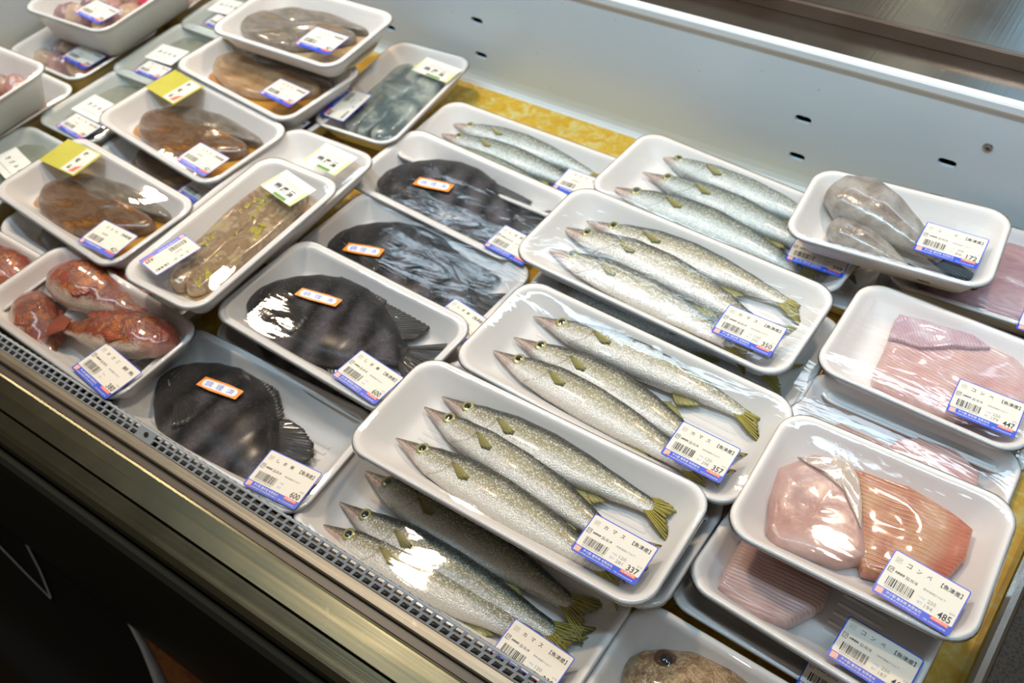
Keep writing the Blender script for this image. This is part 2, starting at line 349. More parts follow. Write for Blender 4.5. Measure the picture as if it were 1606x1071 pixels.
MM = .001
def price_label(root, x, y, rot, wd, h, name, price, unit='120', wt='', date='22.10.14', origin='【魚津産】', small='210', detail=2, z=.0028, lab=None):
    e = Matrix.Translation((x * MM, y * MM, z)) @ Matrix.Rotation(R(rot), 4, 'Z')
    mb = MB(); o = rrect(wd * MM, h * MM, .0018, 3)
    V, F = rings([[(p[0], p[1], -.0001) for p in o], [(p[0], p[1], .0001) for p in o]], True, True); mb.add(V, F, 0)
    bw, bh = wd * MM / 2, h * MM / 2
    inner = rrect(wd * MM - .0016, h * MM * .82 - .0008, .001, 3)
    mb.add([(p[0], p[1] + h * MM * .09 - .0004, .00016) for p in inner], [tuple(range(len(inner)))], 1)
    lb = mb.build('price_label', [BLUE, LWH], root, False); lb.matrix_parent_inverse = Matrix(); lb.matrix_basis = e
    if lab: lb['label'] = lab
    t = MB(); k = wd / 50; j = h / 35
    def T(s, cx, cy, w_, h_, m=0, b=0): text(t, s, (cx * k) * MM - bw, (cy * j) * MM - bh, w_ * k * MM, h_ * j * MM, .0003, m, b)
    def B(x0, x1, y0, y1, m, zz=.00024): t.rect(x0 * k * MM - bw, x1 * k * MM - bw, y0 * j * MM - bh, y1 * j * MM - bh, zz, m)
    ch = list(name); n = len(ch)
    if detail >= 1:
        for i, c in enumerate(ch): T(c, 12.3 + (i if n > 2 else i * 2) * 6.6 * (3 / max(3, n)), 28.6, 2.9, 3.0, 0, .004)
        T(origin, 40, 28.4, 13.4, 3.6, 0, .006); T(price, 43.2, 9.6, 8.2, 5.0, 0, .012)
        T(date, 17.5, 20.3, 7.6, 2.2, 0, .01)
        bx = 4.6; rr = random.Random(int(wd * 31 + x * 7))
        while bx < 22:
            bwid = rr.choice((.25, .3, .5, .8)); B(bx, bx + bwid, 9.0, 15.6, 0); bx += bwid + rr.choice((.3, .4, .7))
        B(1.6, 6.2, 1.2, 5.6, 3, .0003); B(36.4, 47.5, 4.0, 6.4, 4, .00028)
        T('海の駅 蜃気楼 有限会社', 19.5, 4.3, 23, 2.1, 2, .004)
    if detail >= 2:
        T('27', 5.2, 28.8, 2.6, 2.0, 5)
        for a in ((3.3, 7.1, 27.0, 27.2), (3.3, 7.1, 30.4, 30.6), (3.3, 3.5, 27, 30.6), (6.9, 7.1, 27, 30.6)): B(*a, 5)
        T('プ', 3.6, 20.4, 2.0, 2.0, 0, .02)
        for a in ((1.9, 5.3, 18.4, 18.8), (1.9, 5.3, 22.0, 22.4), (1.9, 2.3, 18.4, 22.4), (4.9, 5.3, 19.4, 22.4)): B(*a, 0)
        T('消費期限', 9.6, 20.4, 6.4, 1.7, 0, .01); T('保存温度2℃以下', 32.5, 19.8, 14.5, 1.5, 5)
        T('0220410 003570', 13.2, 7.9, 16, 1.1, 5)
        if unit: T(unit, 33.5, 13.6, 5.2, 2.6, 5)
        if wt: T(wt, 33.0, 9.6, 5.2, 2.6, 5)
        T('100g', 27.4, 13.6, 3.6, 1.4, 6); T('当り', 27.2, 10.2, 3.2, 2.0, 6)
        if small: T(small, 46.2, 14.2, 3.4, 1.2, 5)
        T('富山県魚津市村木定坊割2500-2', 17.5, 1.9, 27, 1.3, 2); T('TEL.0765(23)0078', 40, 1.7, 14, 1.2, 2)
        T('お値段(円)', 42, 5.2, 9.6, 1.5, 2, 0)
    if t.V:
        p = t.build('label_print', [INK, INK, LW2, LPINK, LRED, INKG, LLB], lb, False); p.matrix_parent_inverse = Matrix()
    return lb
def part_at(mb, name, mats, root, x, y, rot, z, lab=None):
    o = mb.build(name, mats, root, False); o.matrix_basis = Matrix.Translation((x * MM, y * MM, z)) @ Matrix.Rotation(R(rot), 4, 'Z')
    if lab: o['label'] = lab
    return o
def ready_sticker(root, x, y, rot, wd, h):
    mb = MB(); a, b = wd * MM / 2, h * MM / 2; c = b * .38
    P = [(-a, -b + .001), (-a * .35, -b * 1.0), (a * .9, -b * .95), (a, b - .001), (a * .35, b), (-a * .9, b)]
    P = [(-a, -b * .8), (-a * .3, -b), (a * .92, -b * .9), (a, b * .8), (a * .3, b), (-a * .88, b * .95)]
    V, F = rings([[(p[0], p[1], -.0001) for p in P], [(p[0], p[1], .0001) for p in P]], True, True); mb.add(V, F, 0)
    o = part_at(mb, 'prepared_sticker', [ORNG], root, x, y, rot, .0032, 'orange hexagonal sticker with blue characters')
    t = MB(); q = rrect(wd * MM * .82, h * MM * .66, b * .6, 5); t.add([(p[0], p[1], .0002) for p in q], [tuple(range(len(q)))], 0)
    for i, ch in enumerate('調理済'): text(t, ch, (i - 1) * wd * .26 * MM, 0, wd * .16 * MM, h * .46 * MM, .0003, 1, 0)
    p = t.build('sticker_print', [LW2, STB], o, False)
def yellow_label(root, x, y, rot, wd, h):
    mb = MB(); a, b = wd * MM / 2, h * MM / 2; mb.box(-a, a, -b, b, -.0001, .0001)
    o = part_at(mb, 'product_label', [YLW], root, x, y, rot, .0036, 'yellow-green product label with a white strip')
    t = MB(); t.rect(a * .18, a * .9, -b * .92, b * .92, .00015, 0)
    for i, ch in enumerate('味噌漬'): text(t, ch, a * .40, b * (.58 - .58 * i), .0052, .0065, .00025, 1, .03)
    t.add([(a * .55, -b * .85, .00025), (a * .8, -b * .8, .00025), (a * .85, -b * .2, .00025), (a * .62, -b * .45, .00025)], [(0, 1, 2, 3)], 2)
    t.build('label_print', [LWH, INK, LRED], o, False)
def green_label(root, x, y, rot, wd, h):
    mb = MB(); a, b = wd * MM / 2, h * MM / 2; mb.box(-a, a, -b, b, -.0001, .0001)
    o = part_at(mb, 'product_label', [LPAP], root, x, y, rot, .0036, 'white product label with green borders and brushed characters')
    t = MB(); t.rect(-a, -a * .88, -b, b * .45, .00015, 0); t.rect(a * .80, a, -b, b * .4, .00015, 0)
    t.rect(-a * .2, a * .55, -b * .96, -b * .74, .0002, 1)
    for i, ch in enumerate('幽庵漬'): text(t, ch, a * (-.42 + .42 * i), -b * .28, .0075, .0085, .00025, 2, .02)
    for i in range(6): t.rect(-a * .5, a * .7, b * (.1 + .06 * i), b * (.1 + .06 * i) + .00018, .00018, 3)
    t.build('label_print', [PGRN, GRN, INK, INKG], o, False)
def paper_label(root, x, y, rot, wd, h):
    mb = MB(); a, b = wd * MM / 2, h * MM / 2; mb.box(-a, a, -b, b, -.0001, .0001)
    o = part_at(mb, 'product_label', [LPAP], root, x, y, rot, .0034, 'white handwritten label')
    t = MB()
    for i, ch in enumerate('きざみ漬'): text(t, ch, a * (-.55 + .36 * i), b * .1, .005, .006, .0002, 0, .02)
    t.rect(-a * .6, a * .5, -b * .55, -b * .5, .0002, 1)
    t.build('label_print', [INK, INKG], o, False)

# ------------------------------------------------------------------ trays
PL = {
'K337': (-.2482, .2775, .078, 2.8, .26, .1084, -.8, -1), 'K337b': (-.2449, .300, .050, .9, .26, .113, 0, 0),
'K357': (-.2355, .3885, .073, .6, .257, .113, 0, 0), 'K357b': (-.230, .386, .045, 2.2, .257, .113, 0, 0),
'K350': (-.2608, .5089, .080, .7, .2602, .1135, .4, .9), 'K350b': (-.2455, .502, .050, 2, .26, .113, 0, 0),
'K398': (-.2695, .640, .055, -1.5, .26, .113, 0, 1), 'K398b': (-.243, .6545, .0285, 0, .26, .113, 0, 0),
'Kfar': (-.5079, .6111, .030, 2.3, .26, .116, .3, .3), 'Kbot': (-.2636, .2106, .034, 1.4, .26, .102, 0, 0),
'S4': (-.4964, .2063, .037, 5, .222, .112, 0, 0), 'S3': (-.4792, .3205, .062, 1, .2122, .1211, -.6, .2), 'S3b': (-.4829, .3145, .034, 2.3, .222, .118, 0, 0),
'S2': (-.499, .430, .034, -1, .225, .114, 0, 0), 'S1': (-.5225, .5335, .037, -1, .228, .113, 1, 0),
'C447': (-.0415, .5479, .068, 1.4, .1614, .1148, 0, .4), 'C447b': (-.036, .545, .042, 3, .1614, .1148, 0, 0),
'Cback': (-.0335, .690, .055, 6.0, .17, .12, 0, 0), 'Cbackb': (-.042, .694, .029, 5.0, .17, .12, 0, 0),
'C485': (-.0272, .3713, .092, 3.2, .1627, .1183, 0, -.5), 'V': (-.036, .452, .050, 2, .165, .115, 0, 0),
'Wt': (-.0348, .3356, .056, -1.1, .1576, .1199, -.5, -1), 'X': (-.0402, .3317, .0285, .9, .17, .12, 0, 0), 'BR': (-.0201, .2200, .030, 1.5, .23, .094, 0, 0),
'F': (-.1225, .6567, .090, 6.8, .1704, .1046, -.2, -1.7),
'KAS': (-.692, .1960, .050, .6, .215, .104, 0, 0), 'T': (-.878, .180, .036, 2.4, .19, .092, 0, 0),
'M': (-.8157, .3001, .062, -1.3, .213, .113, 1, 0), 'Mb': (-.801, .283, .034, 1, .213, .113, 0, 0),
'L': (-.8244, .4384, .064, -3, .212, .117, 1, 0), 'Lb': (-.816, .418, .036, -1, .212, .113, 0, 0),
'K': (-.8248, .5562, .070, -2.7, .2046, .1236, .1, .5), 'Kb': (-.822, .552, .044, -1.5, .2046, .122, 0, 0),
'J': (-.8155, .6157, .100, 5.2, .19, .125, .5, .4), 'O': (-.6255, .3358, .086, 94.2, .2017, .1012, 1.0, 1.0),
'Q': (-.6618, .4168, .059, 93.8, .18, .1229, 0, 0), 'P': (-.680, .262, .032, 90.5, .165, .110, 0, 0), 'Z': (-.689, .388, .030, 94, .125, .112, 0, 0),
'Rb': (-.6938, .626, .045, 97.3, .1821, .1123, .5, -.7),
'F2': (-.972, .424, .045, 92, .13, .105, 0, 0), 'E': (-.990, .540, .045, 94, .13, .10, 0, 0), 'G': (-.970, .286, .045, 91, .13, .105, 0, 0),
'H': (-1.0, .665, .045, 93, .15, .10, 0, 0), 'A': (-1.1088, .5561, .092, 96.4, .17, .1488, .5, 0), 'B': (-1.1216, .500, .045, 93.1, .1426, .1462, .5, 0),
'Cc': (-1.0687, .3143, .092, 94.3, .17, .12, .3, -.7), 'Dd': (-1.0863, .3403, .045, 91.6, .17, .12, 0, 0), 'I': (-1.1286, .67, .045, 99, .14, .12, 0, -.2),
}
TM = {}
def tray(key, label, group=None, cat='food tray', mat=None, depth=.026, kind='foam', film=FILM, name='foam_tray', lip=0):
    x, y, z, yaw, L, W, tx, ty = PL[key]
    mw = Matrix.Translation((x, y, z)) @ Euler((R(tx), R(ty), R(yaw)), 'XYZ').to_matrix().to_4x4(); TM[key] = mw
    root = empty(name, mw); tag(root, label, cat, group)
    D = depth; mat = mat or FOAM
    if lip: prof = [(.020, -D), (.015, -D + .001), (.006, -.007), (.0035, -.0035), (.0005, -.0028), (0, -.0012), (.0008, -.0002), (.002, 0), (.0034, -.0005), (.0042, -.0011), (.0052, -.0009), (.0062, -.0004), (.0074, -.0012), (.009, -.004), (.0185, -D + .0075), (.0215, -D + .0045), (.0255, -D + .003), (.034, -D + .0027)]
    else: prof = [(.020, -D), (.015, -D + .001), (.005, -.007), (.002, -.004), (.0004, -.0025), (0, -.0012), (.0007, -.0003), (.0022, 0), (.0042, -.0003), (.0058, -.0014), (.0078, -.0045), (.0185, -D + .0085), (.0225, -D + .005), (.0275, -D + .0032), (.036, -D + .0028)]
    loops = []
    for ins, zz in prof:
        loops.append([(a, b, zz) for a, b in rrect(L - 2 * ins, W - 2 * ins, max(.007, .021 - ins * .55), 7)])
    V, F = rings(loops, True, True); mb = MB(); mb.add(V, F)
    fl = -D + .0027; nr = 7; hw = W / 2 - .036                       # ribs pressed into the floor
    for i in range(nr):
        yy = -hw + 2 * hw * i / (nr - 1)
        for xa, xb in ((-L / 2 + .034, -L / 2 + .034 + L * .2), (L / 2 - .034 - L * .2, L / 2 - .034)):
            mb.extr([(yy - .0022, fl - .0003), (yy - .001, fl + .0006), (yy, fl + .0009), (yy + .001, fl + .0006), (yy + .0022, fl - .0003)], xa, xb, 0, False, 3)
    body = mb.build('tray_body', mat, root)
    # film stretched over the rim and down the outside
    rr = random.Random(hash(key) & 0xffff if False else sum(map(ord, key)))
    fl_l = [[(a, b, -.008) for a, b in rrect(L - .008, W - .008, .02, 7)], [(a, b, -.0022) for a, b in rrect(L + .0008, W + .0008, .021, 7)],
            [(a, b, .0003) for a, b in rrect(L - .0008, W - .0008, .021, 7)], [(a, b, .0007) for a, b in rrect(L - .005, W - .005, .020, 7)]]
    for k in range(1, 9):
        f = 1 - k / 9; pts = []
        for a, b in rrect((L - .005) * f + .0004, (W - .005) * f + .0004, .020 * f, 7):
            pts.append((a, b, .0009 + .0005 * (1 - f * f) + .0007 * noise.noise(Vector((a * 22, b * 30, rr.random() * 0 + len(key) + ord(key[-1]))))))
        fl_l.append(pts)
    V, F = rings(fl_l, False, True)
    if film: mk('cling_film', V, F, film, root)
    return root
FZ = lambda d=.026: -d + .003          # floor height inside a tray

# ------------------------------------------------------------------ fish
def interp(st, s):
    for i in range(len(st) - 1):
        if s <= st[i + 1][0]:
            a, b = st[i], st[i + 1]; t = (s - a[0]) / (b[0] - a[0]); t = t * t * (3 - 2 * t) * .35 + t * .65
            return [a[k] + (b[k] - a[k]) * t for k in range(1, len(a))]
    return list(st[-1][1:])
def body(name, st, mat, parent, bend=0, N=60, K=26, pw=.85, jit=0, seed=0):
    V = []; uv = []; B = max(x[3] for x in st)
    for i in range(N + 1):
        s = (i / N) ** 1.15 * st[-1][0]; yt, yb, b = interp(st, s); yc = (yt + yb) / 2; a = (yt - yb) / 2; zc = B * .55 + b * .45
        off = bend * 4 * s * (1 - s)
        for k in range(K):
            th = 2 * math.pi * k / K; c, sn = math.cos(th), math.sin(th)
            y = yc + a * math.copysign(abs(c) ** pw, c); z = zc + b * math.copysign(abs(sn) ** .9, sn)
            if jit: z += jit * noise.noise(Vector((s * 9, y * 9 + seed, sn * 2 + seed)))
            V.append((s, y + off, z)); uv.append((s, (c * a + a) / (2 * a) if a else .5))
    F = [(i * K + k, i * K + (k + 1) % K, (i + 1) * K + (k + 1) % K, (i + 1) * K + k) for i in range(N) for k in range(K)]
    F += [tuple(range(K))[::-1], tuple(N * K + k for k in range(K))]
    return mk(name, V, F, mat, parent, uv=uv)
def eye(parent, x, y, z, r, mats=(EYEY, EYEK, EYEG), flat=.45, pup=.55):
    mb = MB(); prof = [(1.12, -.35, 2), (1.08, .05, 2), (1.0, .18, 2), (.94, .22, 0), (.8, .30, 0), (pup + .04, .36, 0), (pup, .37, 1), (pup * .6, .46, 1), (pup * .2, .50, 1)]
    K = 20
    for i in range(len(prof) - 1):
        V = []
        for j in (i, i + 1):
            q = prof[j]; V += [(x + r * q[0] * math.cos(2 * math.pi * k / K), y + r * q[0] * math.sin(2 * math.pi * k / K), z + r * q[1] * flat * 1.6) for k in range(K)]
        mb.add(V, [(k, (k + 1) % K, K + (k + 1) % K, K + k) for k in range(K)], prof[i + 1][2])
    q = prof[-1]; mb.add([(x + r * q[0] * math.cos(2 * math.pi * k / K), y + r * q[0] * math.sin(2 * math.pi * k / K), z + r * q[1] * flat * 1.6) for k in range(K)], [tuple(range(K))], 1)
    return mb.build('eye', list(mats), parent)
def fan(name, parent, base0, base1, tips, mat, z0, z1, m=7, jag=.0, thick=.004, wob=.004, seed=1):
    """fin membrane between a base line and a tip curve; tips is a list of (x,y)"""
    n = len(tips) * 5 - 4; rr = random.Random(seed); V = []; uv = []
    def tip(t):
        q = t * (len(tips) - 1); i = min(int(q), len(tips) - 2); f = q - i
        return (tips[i][0] * (1 - f) + tips[i + 1][0] * f, tips[i][1] * (1 - f) + tips[i + 1][1] * f)
    n = n * 2
    for i in range(n):
        t = i / (n - 1); bx, by = base0[0] * (1 - t) + base1[0] * t, base0[1] * (1 - t) + base1[1] * t; tx, ty = tip(t)
        e = 1 - jag * (i % 2) * rr.random()
        for j in range(m):
            f = j / (m - 1) * (e if j == m - 1 else 1)
            V.append((bx + (tx - bx) * f, by + (ty - by) * f, z0 + (z1 - z0) * f + wob * f * math.sin(i * 1.7))); uv.append((f, t))
    F = [(i * m + j, (i + 1) * m + j, (i + 1) * m + j + 1, i * m + j + 1) for i in range(n - 1) for j in range(m - 1)]
    o = mk(name, V, F, mat, parent, uv=uv); s = o.modifiers.new('thickness', 'SOLIDIFY'); s.thickness = thick; return o

KST = [(0, .003, -.004, .003), (.03, .008, -.012, .008), (.08, .017, -.028, .015), (.13, .027, -.045, .024), (.19, .040, -.062, .033), (.32, .060, -.076, .043),
       (.47, .064, -.079, .046), (.60, .055, -.068, .040), (.72, .041, -.048, .029), (.82, .030, -.033, .017), (.87, .026, -.028, .011), (.895, .021, -.023, .006)]
def barracuda(bend=0, mat=KAM, seed=1, tailspread=1):
    r = empty('barracuda'); body('body', KST, mat, r, bend, seed=seed)
    off = lambda s: bend * 4 * s * (1 - s)
    eye(r, .126, .000 + off(.126), .058, .0205)
    fan('pectoral_fin', r, (.262, -.002 + off(.26)), (.268, .005 + off(.26)), [(.325, -.036 + off(.3)), (.352, -.028 + off(.3)), (.350, -.016 + off(.3))], FINY, .083, .088, 5, .1, .003, .002, seed)
    fan('dorsal_fin', r, (.62, .050 + off(.63)), (.70, .040 + off(.7)), [(.66, .074 + off(.66)), (.70, .064 + off(.7)), (.74, .042 + off(.7))], FINY, .035, .036, 5, .2, .003, .002, seed)
    fan('anal_fin', r, (.63, -.06 + off(.63)), (.70, -.048 + off(.7)), [(.67, -.092 + off(.66)), (.71, -.076 + off(.7)), (.745, -.05 + off(.7))], FINY, .03, .024, 5, .2, .003, .002, seed)
    ts = tailspread; b = off(.9)
    fan('tail_fin', r, (.855, -.022 + b), (.855, .022 + b), [(.99, -.082 * ts + b), (.972, -.05 * ts + b), (.94, -.006 + b), (.975, .042 * ts + b), (1.01, .080 * ts + b)], TAILY, .034, .028, 8, .18, .004, .003, seed)
    return r
def put(o, key, p0, p1, z, roll=0, flip=1, wide=1):
    """place a unit-length fish in tray-local mm from snout p0 to tail tip p1"""
    dx, dy = p1[0] - p0[0], p1[1] - p0[1]; L = math.hypot(dx, dy) * MM; a = math.atan2(dy, dx)
    m = TM[key] @ Matrix.Translation((p0[0] * MM, p0[1] * MM, z)) @ Matrix.Rotation(a, 4, 'Z') @ Matrix.Rotation(R(roll), 4, 'X') @ Matrix.Diagonal((L, L * flip * wide, L, 1))
    o.matrix_world = m; return o

SST = [(0, .01, -.055, .018), (.03, .065, -.09, .045), (.08, .125, -.125, .060), (.15, .185, -.165, .066), (.24, .235, -.20, .070), (.36, .262, -.228, .071), (.48, .252, -.235, .070),
       (.60, .205, -.205, .060), (.70, .135, -.150, .045), (.78, .075, -.09, .030), (.84, .052, -.062, .018), (.88, .05, -.06, .008)]
def striped_fish(seed=1, bend=0):
    r = empty('striped_knifejaw'); body('body', SST, STRP, r, bend, 70, 40, .92)
    eye(r, .125, .060, .112, .020, (plain('dark_eye_iris', (.13, .12, .10), .15), EYEK, plain('dark_eye_rim', (.02, .018, .016), .3)), .4)
    mb = MB(); mb.tube([(.115, -.13, .09), (.16, -.10, .118), (.20, -.03, .132), (.215, .05, .132), (.20, .12, .122)], .0045)      # raised edge of the gill cover
    mb.tube([(.012, -.03, .058), (.04, -.045, .092), (.07, -.06, .112), (.085, -.085, .112)], .006); mb.tube([(.06, .02, .112), (.075, -.02, .122), (.10, -.05, .128), (.14, -.06, .134)], .0045); mb.build('gill_cover', plain('black_gill_edge', (.10, .095, .09), .22), r)
    mb = MB()
    for i in range(5): mb.add([(.004 + .006 * i, -.012 - .004 * i, .050), (.012 + .006 * i, -.012 - .004 * i, .055), (.006 + .006 * i, -.026 - .004 * i, .053)], [(0, 1, 2)])
    mb.build('teeth', EYEW, r, False)
    spine = [(.27, .235), (.33, .285), (.40, .297), (.47, .287), (.54, .262), (.60, .235)]
    fan('spiny_dorsal_fin', r, (.25, .232), (.60, .20), spine, FINB, .075, .07, 4, .5, .006, .002, seed)
    fan('soft_dorsal_fin', r, (.58, .20), (.79, .065), [(.62, .245), (.70, .262), (.80, .250), (.855, .215), (.86, .17), (.83, .10)], FINB, .065, .05, 7, .10, .006, .004, seed)
    fan('anal_fin', r, (.58, -.205), (.79, -.08), [(.62, -.26), (.72, -.275), (.81, -.245), (.85, -.19), (.83, -.11)], FINB, .05, .03, 7, .10, .006, .004, seed)
    fan('pectoral_fin', r, (.235, -.085), (.245, -.02), [(.36, -.165), (.385, -.11), (.385, -.05), (.36, -.005)], FINB, .142, .134, 6, .1, .004, .002, seed)
    fan('tail_fin', r, (.845, -.055), (.845, .046), [(.975, -.165), (1.0, -.11), (.965, -.03), (.965, .02), (1.0, .10), (.98, .15)], FINB, .06, .04, 8, .12, .006, .004, seed)
    return r

def slab(name, pts, hgt, mat, key, z, parent=None, wob=.0012, seed=0, tilt=0, crisp=False):
    """soft slab of fish flesh from an outline in tray-local mm"""
    n = len(pts); P = []
    for i in range(n):                                  # smooth outline
        p0, p1, p2, p3 = (Vector(pts[(i + k - 1) % n]) for k in range(4))
        for t in ((0, .2, .4, .6, .8) if not crisp else (0, .12, .5, .88)):
            P.append((Vector(p1) * (1 - t) + Vector(p2) * t) if crisp else .5 * ((2 * p1) + (p2 - p0) * t + (2 * p0 - 5 * p1 + 4 * p2 - p3) * t * t + (3 * p1 - p0 - 3 * p2 + p3) * t ** 3))
    P = [p * MM for p in P]; c = sum(P, Vector((0, 0))) / len(P)
    L = []
    for f, zz in ((.97, 0), (1, .25), (1.0, .60), (.985, .84), (.95, .96), (.82, 1.0), (.62, 1), (.42, 1.0), (.22, 1.0), (.06, 1.0)):
        L.append([(c.x + (p.x - c.x) * f, c.y + (p.y - c.y) * f, hgt * zz + (wob * noise.noise(Vector((p.x * f * 32, p.y * f * 60, seed))) * (1 if zz > .5 else 0)) + tilt * (c.x + (p.x - c.x) * f) * (zz > .5)) for p in P])
    V, F = rings(L, True, True)
    o = mk(name, V, F, mat, parent)
    if parent is None: o.matrix_world = TM[key] @ Matrix.Translation((0, 0, z))
    return o
def pool(key, pts, z, mat, label, h=.0014):
    o = slab('marinade_puddle', pts, h, mat, key, z, wob=.0002); tag(o, label, 'marinade', kind='stuff'); return o

# ------------------------------------------------------------------ display case
YAW = 2.95
CM = Matrix.Translation((-.45, .1525, 0)) @ Matrix.Rotation(R(YAW), 4, 'Z')
WM = Matrix.Translation((-.43, .753, 0)) @ Matrix.Rotation(R(YAW), 4, 'Z')
# bottom mat
mb = MB(); mb.box(-1.3, 1.1, -.002, .60, -.012, .0015); tag(mb.build('case_bottom_mat', MATY, None, False, CM), 'yellow mottled mat lining the bottom of the display case', 'mat')
mb = MB(); mb.box(-1.9, 1.4, -.05, .66, -.05, -.013); tag(mb.build('floor', plain('case_base', (.3, .28, .25), .5), None, False, CM), 'base of the refrigerated case', kind='structure')
# back wall with slots, cove and trim
mb = MB(); prof = [(-.009, .0016), (-.0055, .0022), (-.0025, .005), (-.001, .010), (-.0002, .018), (0, .0328), (0, .151)]
slots = [(-.2587, .083), (-.119, .0825), (-.657, .085), (-.2575, .038), (-.656, .040), (-.798, .038), (.165, .083), (.165, .038), (-1.09, .085), (-1.09, .04)]
dirx = math.cos(R(YAW)); SL = [((x + .43) / dirx, z) for x, z in slots]; HW, HH = .0092, .0046
xs = sorted(set([-1.2, 1.1] + [v for x, _ in SL for v in (x - HW, x + HW)])); zs = sorted(set([.0328, .151] + [v for _, z in SL for v in (z - HH, z + HH)]))
mb.extr(prof[:6], -1.2, 1.1, 0, False, 1)
def slot_ring(x, z):                                      # plate around one stadium-shaped opening
    n = 8; O = []; I = []
    for k in range(4 * n):
        a = 2 * math.pi * (k + .5) / (4 * n); c, s = math.cos(a), math.sin(a)
        I.append((x + math.copysign(HW - HH, c) + HH * .86 * c, z + HH * .86 * s)); q = max(abs(c) / (HW), abs(s) / HH)
        ex, ez = c / q if abs(c) / HW > 0 else 0, s / q; O.append((x + max(-HW, min(HW, c / max(abs(c) / HW, abs(s) / HH))), z + max(-HH, min(HH, s / max(abs(c) / HW, abs(s) / HH)))))
    return O, I
cells = set()
for i in range(len(xs) - 1):
    for j in range(len(zs) - 1):
        cx, cz = (xs[i] + xs[i + 1]) / 2, (zs[j] + zs[j + 1]) / 2
        if any(abs(cx - x) < HW and abs(cz - z) < HH for x, z in SL): continue
        mb.add([(xs[i], 0, zs[j]), (xs[i + 1], 0, zs[j]), (xs[i + 1], 0, zs[j + 1]), (xs[i], 0, zs[j + 1])], [(0, 1, 2, 3)], 0)
for x, z in SL:
    O, I = slot_ring(x, z); n = len(O); V = [(a, 0, b) for a, b in O] + [(a, 0, b) for a, b in I] + [(a, .004, b) for a, b in I]
    mb.add(V, [(k, (k + 1) % n, n + (k + 1) % n, n + k) for k in range(n)] + [(n + k, n + (k + 1) % n, 2 * n + (k + 1) % n, 2 * n + k) for k in range(n)], 0)
    for cx, cz in ((-1, -1), (1, -1), (1, 1), (-1, 1)): mb.add([(x + cx * HW, 0, z + cz * HH), (x + cx * (HW - .001), .0001, z + cz * HH), (x + cx * HW, .0001, z + cz * (HH - .001))], [(0, 1, 2)], 0)
mb.box(-1.2, 1.1, .012, .014, .0, .15, 1)
tag(mb.build('wall_back', [WALL, GAP], None, False, WM), 'white enamelled back wall of the case with dark slots', kind='structure')
mb = MB(); mb.extr([(.002, .148), (-.0035, .1495), (-.005, .152), (-.005, .158), (-.0035, .1598), (.004, .160), (.004, .148)], -1.2, 1.1, 0, True)
tag(mb.build('trim_1', TRIM, None, False, WM), 'pale rounded trim along the top of the case back wall', kind='structure')
mb = MB(); mb.extr([(.0055, .150), (.0055, .1593), (.049, .1593), (.0492, .150)], -1.2, 1.1, 0, True); mb.extr([(.0495, .150), (.0495, .1725), (.051, .1745), (.0525, .1745), (.0525, .150)], -1.2, 1.1, 1, True)
mb.extr([(.053, .150), (.053, .1745), (.60, .1745), (.60, .15)], -1.2, 1.1, 0, True)
tag(mb.build('steel_counter', [STEELC, STEELB], None, False, WM), 'stainless steel counter with a stepped edge behind the case', 'counter')
mb = MB(); mb.box(-1.222, -1.212, -.05, .72, -.012, .165)
tag(mb.build('wall_left', WALL, None, False), 'white left end wall of the case', kind='structure')
# screw
sr = empty('wall_screw', WM @ Matrix.Translation(((-.091 + .43) / dirx, 0, .1105))); tag(sr, 'round cross-head screw in the white back wall', 'screw')
mb = MB(); K = 20
for r0, y0, r1, y1 in ((.0046, 0, .0044, -.0008), (.0044, -.0008, .0030, -.0018), (.0030, -.0018, .0002, -.0022)):
    mb.add([(r0 * math.cos(2 * math.pi * k / K), y0, r0 * math.sin(2 * math.pi * k / K)) for k in range(K)] + [(r1 * math.cos(2 * math.pi * k / K), y1, r1 * math.sin(2 * math.pi * k / K)) for k in range(K)], [(k, (k + 1) % K, K + (k + 1) % K, K + k) for k in range(K)])
mb.build('screw_head', STEELD, sr); mb = MB(); mb.box(-.0018, .0018, -.0026, -.0015, -.0005, .0005); mb.box(-.0005, .0005, -.0026, -.0015, -.0018, .0018); mb.build('cross_recess', GAP, sr, False)
